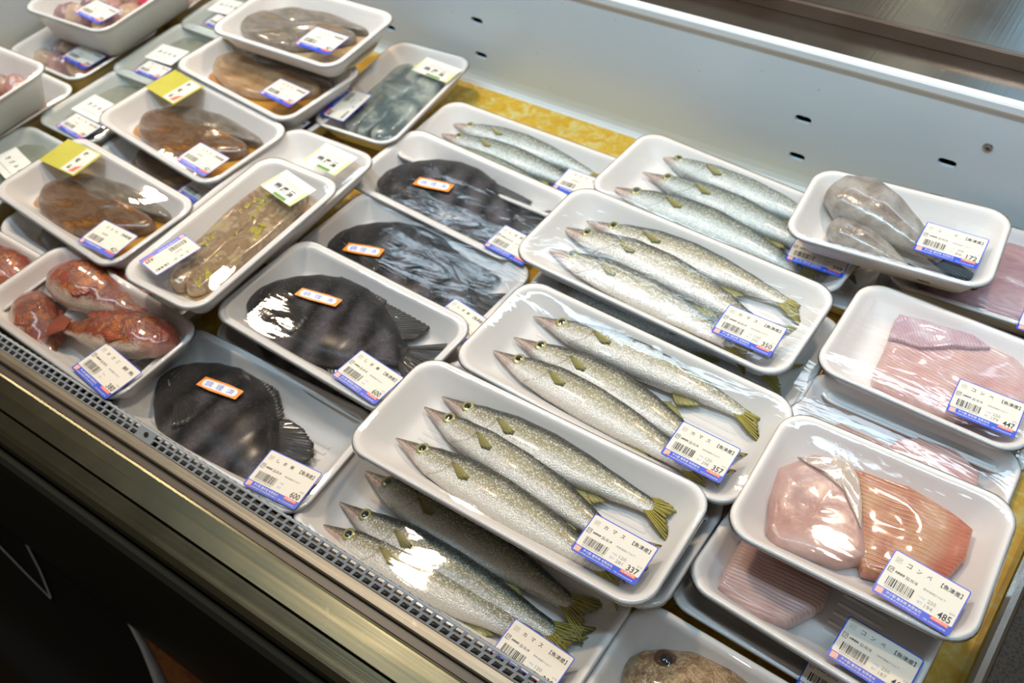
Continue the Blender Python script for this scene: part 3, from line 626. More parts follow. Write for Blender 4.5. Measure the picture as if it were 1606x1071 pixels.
# front: perforated grille
gr = empty('air_grille', CM); tag(gr, 'blue-grey perforated plastic air grille along the front edge', 'grille')
mb = MB(); A = Vector((0.0, .0505)); Bq = Vector((-.0096, .0457)); px = .0087; x0 = -.66; n = 150
def P3(x, t, d=0):
    q = A.lerp(Bq, t); return (x, q.x + d * .40, q.y - d * .92)
rows = [(0.06, .42), (.54, .90)]; plain_x = [-.365, -.085]     # unperforated joints with a round hole
tt = [0, .07, .42, .54, .90, 1.0]
for i in range(n):
    xa = x0 + i * px; xb = xa + px; solid = any(abs((xa + xb) / 2 - p) < .009 for p in plain_x)
    for ri in range(5):
        t0, t1 = tt[ri], tt[ri + 1]; hole = ri in (1, 3) and not solid; sh = .0022 * (ri == 3)
        if not hole:
            mb.add([P3(xa, t0), P3(xb, t0), P3(xb, t1), P3(xa, t1)], [(0, 1, 2, 3)]); continue
        h0, h1 = xa + px * .16, xa + px * .86
        skew = .0009
        I = [P3(h0 + skew, t0), P3(h1 + skew, t0), P3(h1 - skew, t1), P3(h0 - skew, t1)]
        mb.add([P3(xa, t0), P3(xb, t0), P3(xb, t1), P3(xa, t1)] + I, [(0, 4, 7, 3), (1, 2, 6, 5)])
        J = [P3(h0 + skew, t0, .002), P3(h1 + skew, t0, .002), P3(h1 - skew, t1, .002), P3(h0 - skew, t1, .002)]
        mb.add(I + J, [(0, 1, 5, 4), (1, 2, 6, 5), (2, 3, 7, 6), (3, 0, 4, 7)])
    # curled inner edge with its own row of openings seen on edge
    ed = [(0, .0505), (.0016, .0500), (.0028, .0482), (.0032, .0455), (.0032, .040)]
    for k in range(4):
        if k in (1, 2) and not solid:
            for u0, u1 in ((xa, xa + px * .22), (xa + px * .80, xb)): mb.add([(u0, *ed[k]), (u1, *ed[k]), (u1, *ed[k + 1]), (u0, *ed[k + 1])], [(0, 1, 2, 3)])
        else: mb.add([(xa, *ed[k]), (xb, *ed[k]), (xb, *ed[k + 1]), (xa, *ed[k + 1])], [(0, 1, 2, 3)])
mb.build('grille_plate', GRILL, gr, False)
mb = MB(); mb.extr([(.0005, .040), (-.0085, .0405)], x0, x0 + n * px); mb.build('grille_channel', GAP, gr, False)
for p in plain_x:
    mb = MB(); q = A.lerp(Bq, .45); K = 14
    mb.add([(p + .0026 * math.cos(2 * math.pi * k / K), q.x + .0022 * math.sin(2 * math.pi * k / K) * .9, q.y + .0003 + .0022 * math.sin(2 * math.pi * k / K) * .40) for k in range(K)], [tuple(range(K))]); mb.build('screw_hole', GAP, gr, False)
# steel rail of the case front: rounded lip, shadow gap, two strips
def rail(name, prof, mat, label, cat='rail'):
    mb = MB(); mb.extr(prof, -1.3, 1.2, 0, True); o = mb.build(name, mat, None, False, CM); tag(o, label, cat); return o
rail('front_lip', [(-.0101, .030), (-.0101, .0490), (-.0106, .0502), (-.0115, .0507), (-.0185, .0500), (-.0196, .0492), (-.0199, .0478), (-.0199, .030)], m_steel('bright_lip_steel', (.34, .29, .22), .40), 'scratched steel lip in front of the grille')
rail('recessed_gap_strip', [(-.0201, .030), (-.0201, .046), (-.0270, .0462), (-.0270, .030)], plain('brown_gap', (.045, .035, .022), .4), 'dark recessed strip between the steel lip and the wide rail', 'strip')
rail('upper_rail_strip', [(-.0272, .030), (-.0272, .0485), (-.0280, .0494), (-.0300, .0498), (-.0525, .0498), (-.0531, .0490), (-.0531, .030)], STEEL, 'wide brushed steel strip next to the dark gap')
rail('lower_rail_strip', [(-.0538, .030), (-.0538, .0490), (-.0546, .0498), (-.0690, .0490), (-.0735, .0470), (-.0755, .0430), (-.0755, .030)], STEEL, 'outermost brushed steel strip, above the black front')
rail('rail_core', [(-.010, .005), (-.010, .029), (-.074, .029), (-.074, .005)], GAP, 'dark core beneath the steel strips')
rail('black_bumper', [(-.0765, -.30), (-.0765, .040), (-.082, .0435), (-.086, .041), (-.0885, .030), (-.092, -.02), (-.092, -.30)], BLACKP, 'black front panel below the steel rail', 'panel')
rail('lower_front_ledge', [(-.0925, -.33), (-.0925, -.296), (-.19, -.300), (-.194, -.306), (-.194, -.33)], plain('dark_plastic_ledge', (.010, .009, .007), .6, Specular_IOR_Level=.2), 'dark ledge at the foot of the case', 'ledge')
mb = MB(); mb.box(-4, 3, -2.2, 1.0, -.80, -.75); tag(mb.build('floor', BROWNF, None, False), 'dark brown shop floor', kind='structure')
# edge strips and a picture card on the lower ledge
GREYP = plain('light_grey_plastic', (.40, .46, .52), .4)
def ribbon(pts, w0, w1, z):
    mb = MB(); n = len(pts); V = []
    for i, p in enumerate(pts):
        a = Vector(pts[max(i - 1, 0)]); b = Vector(pts[min(i + 1, n - 1)]); d = (b - a).normalized(); nn = Vector((-d.y, d.x)); wq = w0 + (w1 - w0) * i / (n - 1); q = Vector(p)
        V += [(*(q + nn * wq), z), (*(q - nn * wq), z), (*(q + nn * wq), z - .002), (*(q - nn * wq), z - .002)]
    F = []
    for i in range(n - 1):
        a = i * 4; b = a + 4; F += [(a, a + 1, b + 1, b), (a, b, b + 2, a + 2), (a + 1, a + 3, b + 3, b + 1)]
    mb.add(V, F); return mb
tag(ribbon([(-.90, .052), (-.84, .043), (-.79, .031), (-.748, .018)], .0010, .0008, -.293).build('edge_strip', GREYP), 'thin grey edge strip, the upper of two meeting in a point at lower left', 'strip')
tag(ribbon([(-.93, .028), (-.86, .021), (-.80, .019), (-.748, .0175)], .0010, .0007, -.2935).build('edge_strip', GREYP), 'thin grey edge strip, the lower of two meeting in a point at lower left', 'strip')
tag(ribbon([(-.69, .057), (-.665, .0555), (-.64, .051), (-.611, .044), (-.585, .036), (-.55, .024)], .0003, .0060, -.290).build('curved_edge_strip', GREYP), 'curved grey strip beside the orange picture card', 'strip')
mb = MB(); mb.add([(-.665, .0585, -.292), (-.61, .0445, -.292), (-.53, .018, -.292), (-.47, .030, -.292), (-.53, .0635, -.292), (-.60, .062, -.292), (-.665, .0585, -.2945), (-.61, .0445, -.2945), (-.53, .018, -.2945), (-.47, .030, -.2945), (-.53, .0635, -.2945), (-.60, .062, -.2945)],
    [(0, 1, 2, 3, 4, 5), (11, 10, 9, 8, 7, 6)] + [(i, (i + 1) % 6, (i + 1) % 6 + 6, i + 6) for i in range(6)])
tag(mb.build('picture_card', m_mottle('orange_print', [(.03, .015, .008), (.26, .07, .012), (.34, .12, .02), (.05, .03, .015)], 40, .3, .1, .3, stretch=(1, 3, 1)), None, False), 'orange-brown printed card low in front of the case', 'card')
# divider at the right
DM = Matrix.Translation((.0655, .33, 0)) @ Matrix.Rotation(R(89.5), 4, 'Z')
mb = MB(); mb.extr([(0, .002), (0, .040), (-.001, .0435), (-.004, .045), (-.008, .0445), (-.0105, .042), (-.0115, .036), (-.0115, .002)], -.2, .42, 0, True)
mb.extr([(-.0118, .002), (-.0118, .034), (-.12, .034), (-.12, .002)], -.2, .42, 1, True)
t = NT('dark_perforated_steel'); vz = t.voro(420); t.fin(t.ramp(vz, [(.2, (.008, .008, .008)), (.6, (.022, .022, .02))]), .4, .7)
tag(mb.build('steel_divider', [STEELD, t.m], None, False, DM), 'rounded steel divider at the right end of the trays', 'divider')

# ------------------------------------------------------------------ packs of barracuda
KG = 'trays of whole barracuda'
def fishset(key, label_tray, fish, group, film=FILM, lblargs=None, mat=KAM, z=None, kw={}):
    tr = tray(key, label_tray, KG, film=film, **kw)
    if lblargs: price_label(tr, *lblargs[0], **lblargs[1])
    for (a, b, bend, lbl) in fish:
        f = barracuda(bend, mat, seed=int(abs(a[0]) * 3 + abs(b[1])) + 1, tailspread=1.0); tag(f, lbl, 'fish', group)
        put(f, key, a, b, FZ() + .0002, wide=1.13)
    return tr
fishset('Kbot', 'white foam tray of barracuda at the front edge, partly under the 337 tray', [
    ((-117, 24), (115, 20), .006, 'shaded barracuda nearest the 337 tray in the front-edge pack'),
    ((-112, -9), (116, -2), -.004, 'middle barracuda in the front-edge pack under the bright glare'),
    ((-111, -32), (113, -13), .010, 'barracuda closest to the grille in the front-edge pack')], 'barracuda in the front-edge pack', FILM, ((92, -33, -1, 50, 33), dict(name='カマス', price='330', wt='275')))
fishset('K337b', 'foam tray tucked beneath the tray priced 337', [
    ((-100, 18), (120, 0), 0, 'barracuda beneath the 337 tray, upper black tail showing'), ((-104, -20), (118, -28), 0, 'barracuda beneath the 337 tray, lower black tail showing')], 'barracuda beneath the 337 tray')
fishset('K337', 'foam tray of three barracuda priced 337', [
    ((-100.8, 33), (118, 30), -.008, 'topmost barracuda with open beak in the 337 tray'),
    ((-106.8, 17), (110, -14), .016, 'pale middle barracuda in the 337 tray, tail under the label'),
    ((-107, -19), (114, -33), .012, 'barracuda nearest the front in the 337 tray')], 'barracuda in the 337 tray', FILM, ((91, -23, -1, 50, 33), dict(name='カマス', price='337', wt='281')))
tray('K357b', 'empty-looking foam tray edge beneath the tray priced 357', KG)
fishset('K357', 'foam tray of three barracuda priced 357', [
    ((-106, 32), (117, 36), .018, 'topmost barracuda, yellow tail clear of the label, in the 357 tray'),
    ((-106, 3), (111, -16), .030, 'pale middle barracuda in the 357 tray'),
    ((-113, -19), (110, -34), .022, 'lowest barracuda in the 357 tray, tail below the label')], 'barracuda in the 357 tray', FILM, ((86, -25, 1, 48, 35), dict(name='カマス', price='357', wt='298')))
fishset('K350b', 'foam tray beneath the tray priced 350, its fish in shade', [((-122, -19), (114, -12), .02, 'dark barracuda in shade beneath the 350 tray')], 'barracuda beneath the 350 tray')
fishset('K350', 'foam tray of three barracuda priced 350', [
    ((-105, 31), (118, 36), .012, 'topmost barracuda with yellow tail in the 350 tray'),
    ((-122, 10), (115, -8), .035, 'hazy middle barracuda behind film glare in the 350 tray'),
    ((-116, -19), (104, -35), .020, 'lowest barracuda in the 350 tray')], 'barracuda in the 350 tray', FILM2, ((87, -25, 2, 51, 35), dict(name='カマス', price='350', wt='292')))
fishset('K398b', 'foam tray beneath the tray priced 398', [((-100, 15), (106, 14), 0, 'barracuda with black tail beneath the 398 tray')], 'barracuda beneath the 398 tray', mat=KAM2)
fishset('K398', 'foam tray of three bluish barracuda priced 398', [
    ((-113, 46), (120, 42), -.01, 'barracuda nearest the back wall in the 398 tray'),
    ((-106, 12), (122, 4), .012, 'middle bluish barracuda in the 398 tray'),
    ((-121, -27), (116, -29), .030, 'barracuda with large eye, nearest the 350 tray, in the 398 tray')], 'barracuda in the 398 tray', FILM, ((99, -18, 8, 52, 34), dict(name='カマス', price='398', wt='332')), KAM2)
fishset('Kfar', 'foam tray of barracuda between the yellow mat and the purple-black fish', [
    ((-116, 36), (97, 38), .012, 'barracuda nearest the yellow mat in the far-left pack'),
    ((-115, 14), (98, 12), .012, 'middle barracuda in the far-left pack'),
    ((-110, 0), (85, -14), .0, 'lowest barracuda in the far-left pack, partly hidden by rim')], 'barracuda in the far-left pack', FILM2, ((84, -3, 1, 49, 36), dict(name='カマス', price='342', wt='285', detail=1)), KAM2)

# ------------------------------------------------------------------ striped knifejaw packs
SG = 'trays of one striped black fish'
def spack(key, lbl, flbl, a, b, args, st, film=FILM, seed=1, price='600'):
    tr = tray(key, lbl, SG, lip=1, mat=FOAM2, film=film)
    if args: price_label(tr, *args, name='しま鯛', price=price, unit='', wt='', small='262', detail=2)
    if st: ready_sticker(tr, *st)
    f = striped_fish(seed); tag(f, flbl, 'fish', 'striped black fish'); put(f, key, a, b, FZ()); f.scale[2] *= .80; return f
spack('S4', 'foam tray with a black fish beside the front grille', 'black fish in the front tray, head above the grille', (-99, 12), (91, -45), (79, -32, 3, 52, 37), (-31, 11, 7, 44, 12), seed=2)
spack('S3b', 'foam tray beneath the second black-fish tray', 'black fish in shade beneath the second black-fish tray', (-100, -6), (88, -8), None, None, seed=3)
spack('S3', 'second foam tray with a black fish, behind the front-edge one', 'black fish with raised round fin end, second from the front', (-101, -14), (96, 10), (67, -38, -4, 51, 35), (-32, 6, 13, 45, 11), seed=4)
spack('S2', 'third foam tray with a black fish, film curl glinting', 'black fish with forked tail at right, third from the front', (-98, -10), (112, 4), (93, -36, -5, 45, 35), (-45, -18, 21, 41, 13), FILM2, 5, '720')
spack('S1', 'foam tray with a purple-black fish, farthest of the black-fish trays', 'purple-black fish in the farthest black-fish tray', (-97, -16), (98, 14), (100, -35, -1, 49, 35), (-25, -10, 16, 43, 14), FILM2, 6, '650')

# ------------------------------------------------------------------ skate wing packs
CG = 'trays of pink skate wing'
def fl(key, pts, h, mat, lbl, z=None, group=None, **kw):
    kw.setdefault('wob', .0035); o = slab('skate_wing_piece', pts, h, mat, key, FZ() if z is None else z, crisp=True, **kw); tag(o, lbl, 'fish fillet', group); return o
tray('C447b', 'foam tray edge beneath the tray priced 447', CG, lip=1)
tr = tray('C447', 'foam tray of ribbed pink skate priced 447', CG); price_label(tr, 45, -28, 2, 49, 36, 'コンベ', '447', '250', '179', '22.10.16', small='250')
fl('C447', [(-45, 37), (-20, 44), (13, 47), (50, 46), (68, 30), (68, 0), (62, -22), (30, -36), (8, -39), (-10, -41), (-34, -37), (-39, -22), (-40, 0), (-42, 16)], .014, RAYP, 'ribbed pink skate wing in the 447 tray')
fl('C447', [(-43, 37), (-18, 43), (14, 46), (30, 40), (6, 26), (-16, 12), (-41, 8), (-43, 20)], .0045, RAYM, 'folded purple skin flap on the skate in the 447 tray', z=FZ() + .0135)
tray('Cbackb', 'foam tray edge beneath the skate tray near the back wall', CG)
tr = tray('Cback', 'foam tray of pink skate close to the back wall', CG, film=FILM2); price_label(tr, 48, -52, -3, 48, 35, 'コンベ', '452', '250', '181', '22.10.16')
fl('Cback', [(-72, 20), (-55, 42), (0, 48), (50, 46), (72, 30), (72, -20), (60, -44), (0, -46), (-50, -42), (-70, -20)], .016, m_mottle('veined_pink_ray', [(.40, .19, .22), (.52, .31, .34), (.58, .40, .43), (.46, .24, .27)], 26, .18, .5, .7, 120, (1, 2.5, 1), sss=.1), 'large veined pink skate wing in the tray by the back wall')
tr = tray('V', 'foam tray of pink skate under a taut film flap, between the 447 and 485 trays', CG, mat=FOAM2, film=FILM)
fl('V', [(-56, 12), (-46, 26), (-22, 24), (-2, 22), (6, 4), (-10, -16), (-40, -20), (-58, -6)], .010, RAYT, 'thin pink skate piece at left in the tray between 447 and 485')
fl('V', [(-4, 24), (9, 38), (36, 40), (58, 30), (62, 8), (52, -14), (20, -24), (-6, -20), (-12, 4)], .018, RAYP, 'plump pink skate piece at right in the tray between 447 and 485')
tr = tray('X', 'lowest foam tray in the stack under the 485 tray', CG, lip=1); price_label(tr, 44, -62 + 12, -1, 50, 34, 'コンベ', '470', '250', '188', '22.10.16')
tr = tray('Wt', 'foam tray of skate directly under the 485 tray', CG, mat=FOAM2); price_label(tr, 49, -36, -1, 50, 34, 'コンベ', '467', '250', '187', '22.10.16', small='250')
fl('Wt', [(-62, 5), (-50, 34), (-20, 40), (2, 20), (8, -14), (-6, -42), (-22, -50), (-45, -48), (-57, -45), (-60, -30)], .017, m_ray('ribbed_pink_ray', [(.50, .28, .25), (.60, .40, .36), (.44, .20, .19)], -.1, 110, .5, .3), 'thick pink skate piece with dark red edge under the 485 tray')  # softly ribbed flesh in its own pink tones
tr = tray('C485', 'topmost foam tray of skate priced 485', CG, mat=FOAM2); price_label(tr, 44, -37, -6, 49, 36, 'コンベ', '485', '250', '194', '22.10.16', small='250')
fl('C485', [(-68, 12), (-52, 34), (-28, 43), (-18, 30), (-6, 8), (8, -24), (-6, -38), (-22, -42), (-46, -46), (-56, -36), (-64, -13)], .0160, RAYT, 'glassy pink skate piece at left in the 485 tray')
fl('C485', [(-24, 38), (13, 43), (43, 37), (60, 32), (62, 10), (56, -12), (40, -26), (9, -34), (4, -26), (-8, 2)], .015, RAYO, 'orange ribbed skate piece at right in the 485 tray')
fl('C485', [(-60, 24), (-30, 42), (-17, 28), (-8, 10), (-2, -8), (-22, 14), (-44, 22)], .0025, m_mottle('milky_membrane', [(.60, .50, .42), (.66, .56, .48), (.56, .42, .36)], 20, .1, .5, .9), 'milky membrane folded over the left skate piece in the 485 tray', z=FZ() + .0155)

# ------------------------------------------------------------------ puffer pack
tr = tray('F', 'long foam tray of skinned puffer fish priced 172, leaning on its neighbours', None, film=FILM); price_label(tr, 46, -12, -3, 51, 40, 'ふぐ', '172', '200', '86', '22.10.12')
def puffer(p0, p1, wmax, lbl, tail):
    r = empty('skinned_puffer_fish'); st = [(0, .10 * wmax, -.14 * wmax, .04), (.04, .32 * wmax, -.34 * wmax, .09), (.16, .5 * wmax, -.5 * wmax, .12), (.34, .46 * wmax, -.48 * wmax, .11), (.50, .33 * wmax, -.33 * wmax, .08), (.64, .19 * wmax, -.19 * wmax, .045), (.72, .12 * wmax, -.12 * wmax, .03), (.76, .10 * wmax, -.1 * wmax, .02)]
    body('body', st, PUFF, r, 0, 50, 24, .9, .006, wmax * 10)
    fan('tail_fin', r, (.68, -.12 * wmax), (.68, .12 * wmax), [(.92, -.20 * wmax), (1.0, -.12 * wmax), (1.0, .04 * wmax), (.93, .15 * wmax)], PUFFB, .07, .05, 6, .04, .008, .002)
    if tail: fan('back_fin', r, (.56, .26 * wmax), (.66, .19 * wmax), [(.66, .42 * wmax), (.72, .38 * wmax), (.74, .26 * wmax)], PUFFB, .05, .05, 5, 0, .008, .002)
    tag(r, lbl, 'fish', 'skinned puffer fish'); put(r, 'F', p0, p1, FZ()); return r
puffer((-66, 34), (78, -33), .36, 'larger skinned puffer fish with brown head end', True)
puffer((-54, -10), (42, -38), .34, 'smaller skinned puffer fish nearest the tray edge', False)

# ------------------------------------------------------------------ red rockfish, bream
def m_rock():
    t = NT('rockfish_red_and_white'); uv = t.add('ShaderNodeUVMap'); sp = t.add('ShaderNodeSeparateXYZ'); t.ln(uv.outputs[0], sp.inputs[0])
    n = t.noise(11, 5, None, .7, .6); f = t.noise(60, 3); v = t.math('ADD', sp.outputs[1], t.math('MULTIPLY', t.math('SUBTRACT', n, .5), .5))
    back = t.ramp(n, [(.33, (.07, .03, .02)), (.42, (.32, .03, .008)), (.50, (.09, .035, .02)), (.58, (.52, .12, .006)), (.68, (.16, .06, .03))])
    col = t.mix(t.ramp(v, [(.10, (0, 0, 0)), (.24, (1, 1, 1))]), (.62, .50, .40), back); tip = t.ramp(sp.outputs[0], [(.05, (1, 1, 1)), (.22, (0, 0, 0))])
    col = t.mix(t.math('MULTIPLY', tip, .7), col, (.42, .08, .045)); col = t.mix(t.math('MULTIPLY', f, .4), col, (.10, .04, .02))
    return t.fin(col, .18, 0, t.bump(t.math('ADD', f, n), .6, .0015), Coat_Weight=.8, Coat_Roughness=.06)
ROCK = m_rock()
RST = [(0, .03, -.04, .03), (.04, .085, -.09, .06), (.12, .145, -.15, .085), (.24, .185, -.19, .10), (.36, .19, -.20, .10), (.52, .16, -.17, .08), (.68, .10, -.11, .055), (.80, .06, -.065, .03), (.86, .05, -.05, .018)]
def rockfish(key, a, b, z, lbl, flip=1, roll=0, seed=1):
    r = empty('red_rockfish'); body('body', RST, ROCK, r, 0, 60, 30, .9, .008, seed)
    eye(r, .115, .055, .128, .026, (plain('rockfish_iris', (.12, .05, .02), .1), EYEK, plain('rockfish_eye_rim', (.25, .08, .03), .3)), .5)
    fan('pectoral_fin', r, (.27, -.10), (.28, -.01), [(.42, -.15), (.48, -.09), (.49, -.02), (.45, .03)], FINR, .185, .17, 6, .15, .006, .004, seed)
    fan('dorsal_fin', r, (.22, .155), (.72, .09), [(.25, .21), (.40, .235), (.55, .21), (.68, .19), (.78, .13)], FINR, .10, .08, 5, .35, .006, .004, seed)
    fan('tail_fin', r, (.83, -.048), (.83, .048), [(.98, -.11), (1.0, -.03), (1.0, .04), (.97, .11)], FINR, .10, .06, 7, .1, .006, .004, seed)
    tag(r, lbl, 'fish', 'red rockfish'); put(r, key, a, b, z, roll, flip); return r
tr = tray('KAS', 'foam tray of three red rockfish at the lower left', None, depth=.034, film=FILM); price_label(tr, 75, -30, -5, 56, 37, 'かさご', '380', '', '', '22.10.15', '鮮 魚')
rockfish('KAS', (-92, 24), (54, 42), -.024, 'red rockfish with white belly lying across the far side', 1, 0, 1)
rockfish('KAS', (-98, -6), (8, -50), -.030, 'dark red rockfish at left, head toward the rim', 1, 0, 2)
rockfish('KAS', (94, 30), (-30, -22), -.018, 'red rockfish with dark head by the price label', -1, 0, 3)
tr = tray('T', 'foam tray of red rockfish cut off by the left picture edge', None, film=FILM)
rockfish('T', (84, 10), (-60, 14), -.020, 'red rockfish in the tray cut off by the left picture edge', -1, 0, 4)
tr = tray('BR', 'foam tray of a golden sea bream at the bottom edge', None, mat=FOAM2, depth=.032, film=FILM)
r = empty('sea_bream'); BST = [(0, .02, -.05, .02), (.03, .075, -.10, .045), (.09, .13, -.15, .06), (.18, .19, -.19, .07), (.32, .225, -.215, .072), (.5, .20, -.19, .06), (.68, .12, -.12, .04), (.8, .06, -.06, .02), (.85, .055, -.055, .01)]
body('body', BST, BREAM, r, 0, 60, 36, .9)
eye(r, .118, .066, .118, .043, (plain('bream_iris', (.07, .03, .012), .08, Coat_Weight=1), EYEK, plain('bream_eye_rim', (.035, .022, .014), .25)), .55, .5)
mb = MB(); mb.tube([(.13, -.14, .09), (.19, -.08, .122), (.21, .0, .130), (.20, .07, .128)], .004); mb.tube([(.0, -.02, .045), (.03, -.045, .075), (.06, -.055, .092)], [.008, .009, .005]); mb.build('gill_cover', plain('bream_lip', (.50, .44, .40), .25), r)
fan('dorsal_fin', r, (.22, .20), (.75, .09), [(.26, .26), (.4, .30), (.6, .25), (.75, .14)], FINR, .07, .06, 5, .4, .006, .003); fan('tail_fin', r, (.82, -.05), (.82, .05), [(.98, -.15), (.93, 0), (.98, .15)], FINR, .06, .05, 7, .1, .006, .003)
fan('pectoral_fin', r, (.24, -.07), (.25, -.02), [(.42, -.11), (.46, -.05), (.40, 0)], FINR, .142, .132, 5, .1, .005, .003)
tag(r, 'golden-brown sea bream, head and eye at the bottom edge', 'fish'); put(r, 'BR', (-101, 8), (90, -8), -.029, 0, 1, .86)

# ------------------------------------------------------------------ marinated packs
MG = 'trays of miso-marinated fillets'
FU = [(-60, 14), (-48, 28), (-12, 38), (30, 41), (68, 39), (78, 31), (50, 22), (20, 16), (-20, 6), (-50, 2)]
FD = [(-78, -8), (-66, 10), (-42, 13), (-20, 8), (15, 17), (45, 22), (70, 20), (74, 8), (50, -14), (24, -33), (0, -40), (-30, -41), (-58, -35), (-72, -24)]
def miso(key, lbl, la, ya, sh=(0, 0), mats=(MISO, MISOG), extra=None, sauce=SAUCE, who='', film=FILM):
    tr = tray(key, lbl, MG, lip=1, film=film)
    if la: price_label(tr, *la, name='さわら', price='421', unit='', wt='', origin='【味噌漬】', small='', detail=1)
    if ya: yellow_label(tr, *ya)
    pool(key, [(-86, 0), (-80, 22), (-60, 34), (20, 40), (76, 38), (88, 0), (76, -34), (10, -44), (-60, -42), (-84, -24)], FZ() - .0002, sauce, 'amber marinade puddle in ' + who)
    o = slab('marinated_fillet', [(x + sh[0], y + sh[1]) for x, y in FU], .010, mats[1], key, FZ() + .001, seed=len(key), wob=.003); o.scale = (1, 1, 1); tag(o, 'far grey-brown fillet in ' + who, 'fish fillet', 'miso-marinated fillets')
    o = slab('marinated_fillet', [(x + sh[0], y + sh[1]) for x, y in FD], .012, mats[0], key, FZ() + .001, seed=3 + len(key), wob=.003); tag(o, 'near glossy brown fillet in ' + who, 'fish fillet', 'miso-marinated fillets')
    return tr
miso('Mb', 'foam tray beneath the frontmost marinated-fillet tray', (62, -30, -2, 50, 35), None, who='the tray beneath the frontmost marinated tray', mats=(MISOG, MISO), sauce=SAUCE2)
miso('M', 'frontmost foam tray of marinated fillets with a yellow-green label', (72, -30, 5, 50, 35), (-72, 25, 5, 58, 40), who='the frontmost marinated tray')
miso('Lb', 'foam tray beneath the second marinated-fillet tray', (66, -34, -2, 50, 34), None, who='the tray beneath the second marinated tray', sauce=SAUCE2)
miso('L', 'second foam tray of marinated fillets, yellow-green label at its left end', (67, -33, 1, 50, 35), (-69, 31, -2, 58, 42), who='the second marinated tray')
miso('Kb', 'foam tray under the third marinated-fillet tray', (70, -40, 2, 48, 34), None, who='the tray under the third marinated tray')
miso('K', 'third foam tray of marinated fillets, half under the topmost one', (61, -24, 2, 50, 34), (-68, 26, 3, 58, 32), sh=(-6, 2), mats=(m_mottle('light_miso_skin', [(.20, .12, .06), (.38, .20, .08), (.45, .30, .16), (.30, .15, .05)], 30), MISOG), who='the third marinated tray')
miso('J', 'topmost foam tray of marinated fillets at the back left', (50, -24, -1, 50, 40), None, mats=(MISOG, MISOG), sh=(-14, 4), sauce=SAUCE2, who='the topmost marinated tray')
HG = 'trays of herb-marinated fish'
def herbs(key, spots, who):
    mb = MB(); rr = random.Random(4)
    for cx, cy in spots:
        for k in range(9):
            a = rr.random() * 6.28; x, y = cx + rr.gauss(0, 5), cy + rr.gauss(0, 2.5); l, ww = rr.uniform(2, 6) * MM, rr.uniform(.8, 2) * MM; c, s = math.cos(a * .2 + .4), math.sin(a * .2 + .4)
            top = [(x * MM + c * u * l - s * v * ww, y * MM + s * u * l + c * v * ww, .0009 * (1 - u * u)) for u, v in ((-1, 0), (-.5, -1), (.5, -1), (1, 0), (.5, 1), (-.5, 1))]
            mb.add(top + [(a_, b_, -.001) for a_, b_, _ in top], [(0, 1, 2, 3, 4, 5)] + [(i, (i + 1) % 6, (i + 1) % 6 + 6, i + 6) for i in range(6)][::1])
    o = mb.build('chopped_herbs', HERBY, None, False, TM[key] @ Matrix.Translation((0, 0, FZ() + .0135))); tag(o, 'yellow-green chopped herbs on ' + who, 'herbs', kind='stuff')
tray('P', 'lowest foam tray under the near end of the herb-marinated tray', HG, lip=1, film=FILM)
o = slab('marinated_fillet', [(-66, 30), (10, 40), (66, 30), (72, 0), (60, -34), (0, -40), (-66, -30)], .012, m_mottle('dull_grey_fish', [(.07, .07, .06), (.15, .15, .12), (.22, .20, .16)], 30), 'P', FZ()); tag(o, 'dull grey fillet in the lowest tray by the near end of the herb tray', 'fish fillet')
tray('Z', 'lowest foam tray under the far end of the herb-marinated tray', HG, lip=1, film=FILM)
o = slab('marinated_fillet', [(-46, 40), (10, 42), (46, 36), (50, 0), (46, -42), (0, -44), (-46, -40)], .012, m_mottle('black_blue_fish', [(.02, .025, .02), (.05, .06, .05), (.16, .17, .14)], 30), 'Z', FZ()); tag(o, 'nearly black fillet in the lowest tray by the far end of the herb tray', 'fish fillet')
tr = tray('Q', 'foam tray with a white and green brushed label, under the herb tray', HG, film=FILM); green_label(tr, 60, -20, -94, 47, 35)
o = slab('marinated_fillet', [(-70, 30), (0, 40), (24, 26), (28, 0), (20, -30), (-10, -38), (-70, -30)], .012, HERB, 'Q', FZ()); tag(o, 'herb-marinated fillet half hidden in the tray with the far green label', 'fish fillet')
tr = tray('O', 'foam tray of herb-marinated fish standing crosswise on top', HG, lip=1, film=FILM); price_label(tr, -59, 22, 170, 48, 30, 'さわら', '439', '', '', '22.10.17', '【魚津産】', '', 1); green_label(tr, 66, -9, -101, 48, 32)
pool('O', [(-78, 16), (-40, 36), (60, 36), (82, 10), (76, -26), (20, -34), (-60, -30), (-80, -10)], FZ() - .0002, SAUCE2, 'pale marinade puddle around the herb fish')
for pts, lb, sd in (([(-84, 8), (-70, 24), (-20, 34), (40, 40), (84, 34), (94, 20), (60, 8), (0, 2), (-60, -4), (-80, -4)], 'herb-marinated fillet on the left side of the crosswise tray', 1),
                 ([(-80, -8), (-60, 2), (0, 2), (60, 8), (90, 8), (88, -16), (60, -28), (0, -30), (-60, -26), (-78, -20)], 'herb-marinated fillet on the right side of the crosswise tray', 2)):
    o = slab('marinated_fillet', [(x * .93, y * .86) for x, y in pts], .013, HERB, 'O', FZ() + .0008, seed=sd, wob=.003); tag(o, lb, 'fish fillet')
herbs('O', [(-60, -14), (-40, 2), (-10, -2), (10, -14), (30, 2), (50, 8), (64, 14), (70, -10), (-20, 20), (40, 22)], 'the crosswise fish')
tr = tray('Rb', 'foam tray of blue-grey fish pieces beside the bare back wall', None, film=FILM2); price_label(tr, -50, 31, 179, 55, 34, 'さば', '298', '', '', '22.10.17', '【魚津産】', '', 1); green_label(tr, 50, -28, -96, 53, 30)
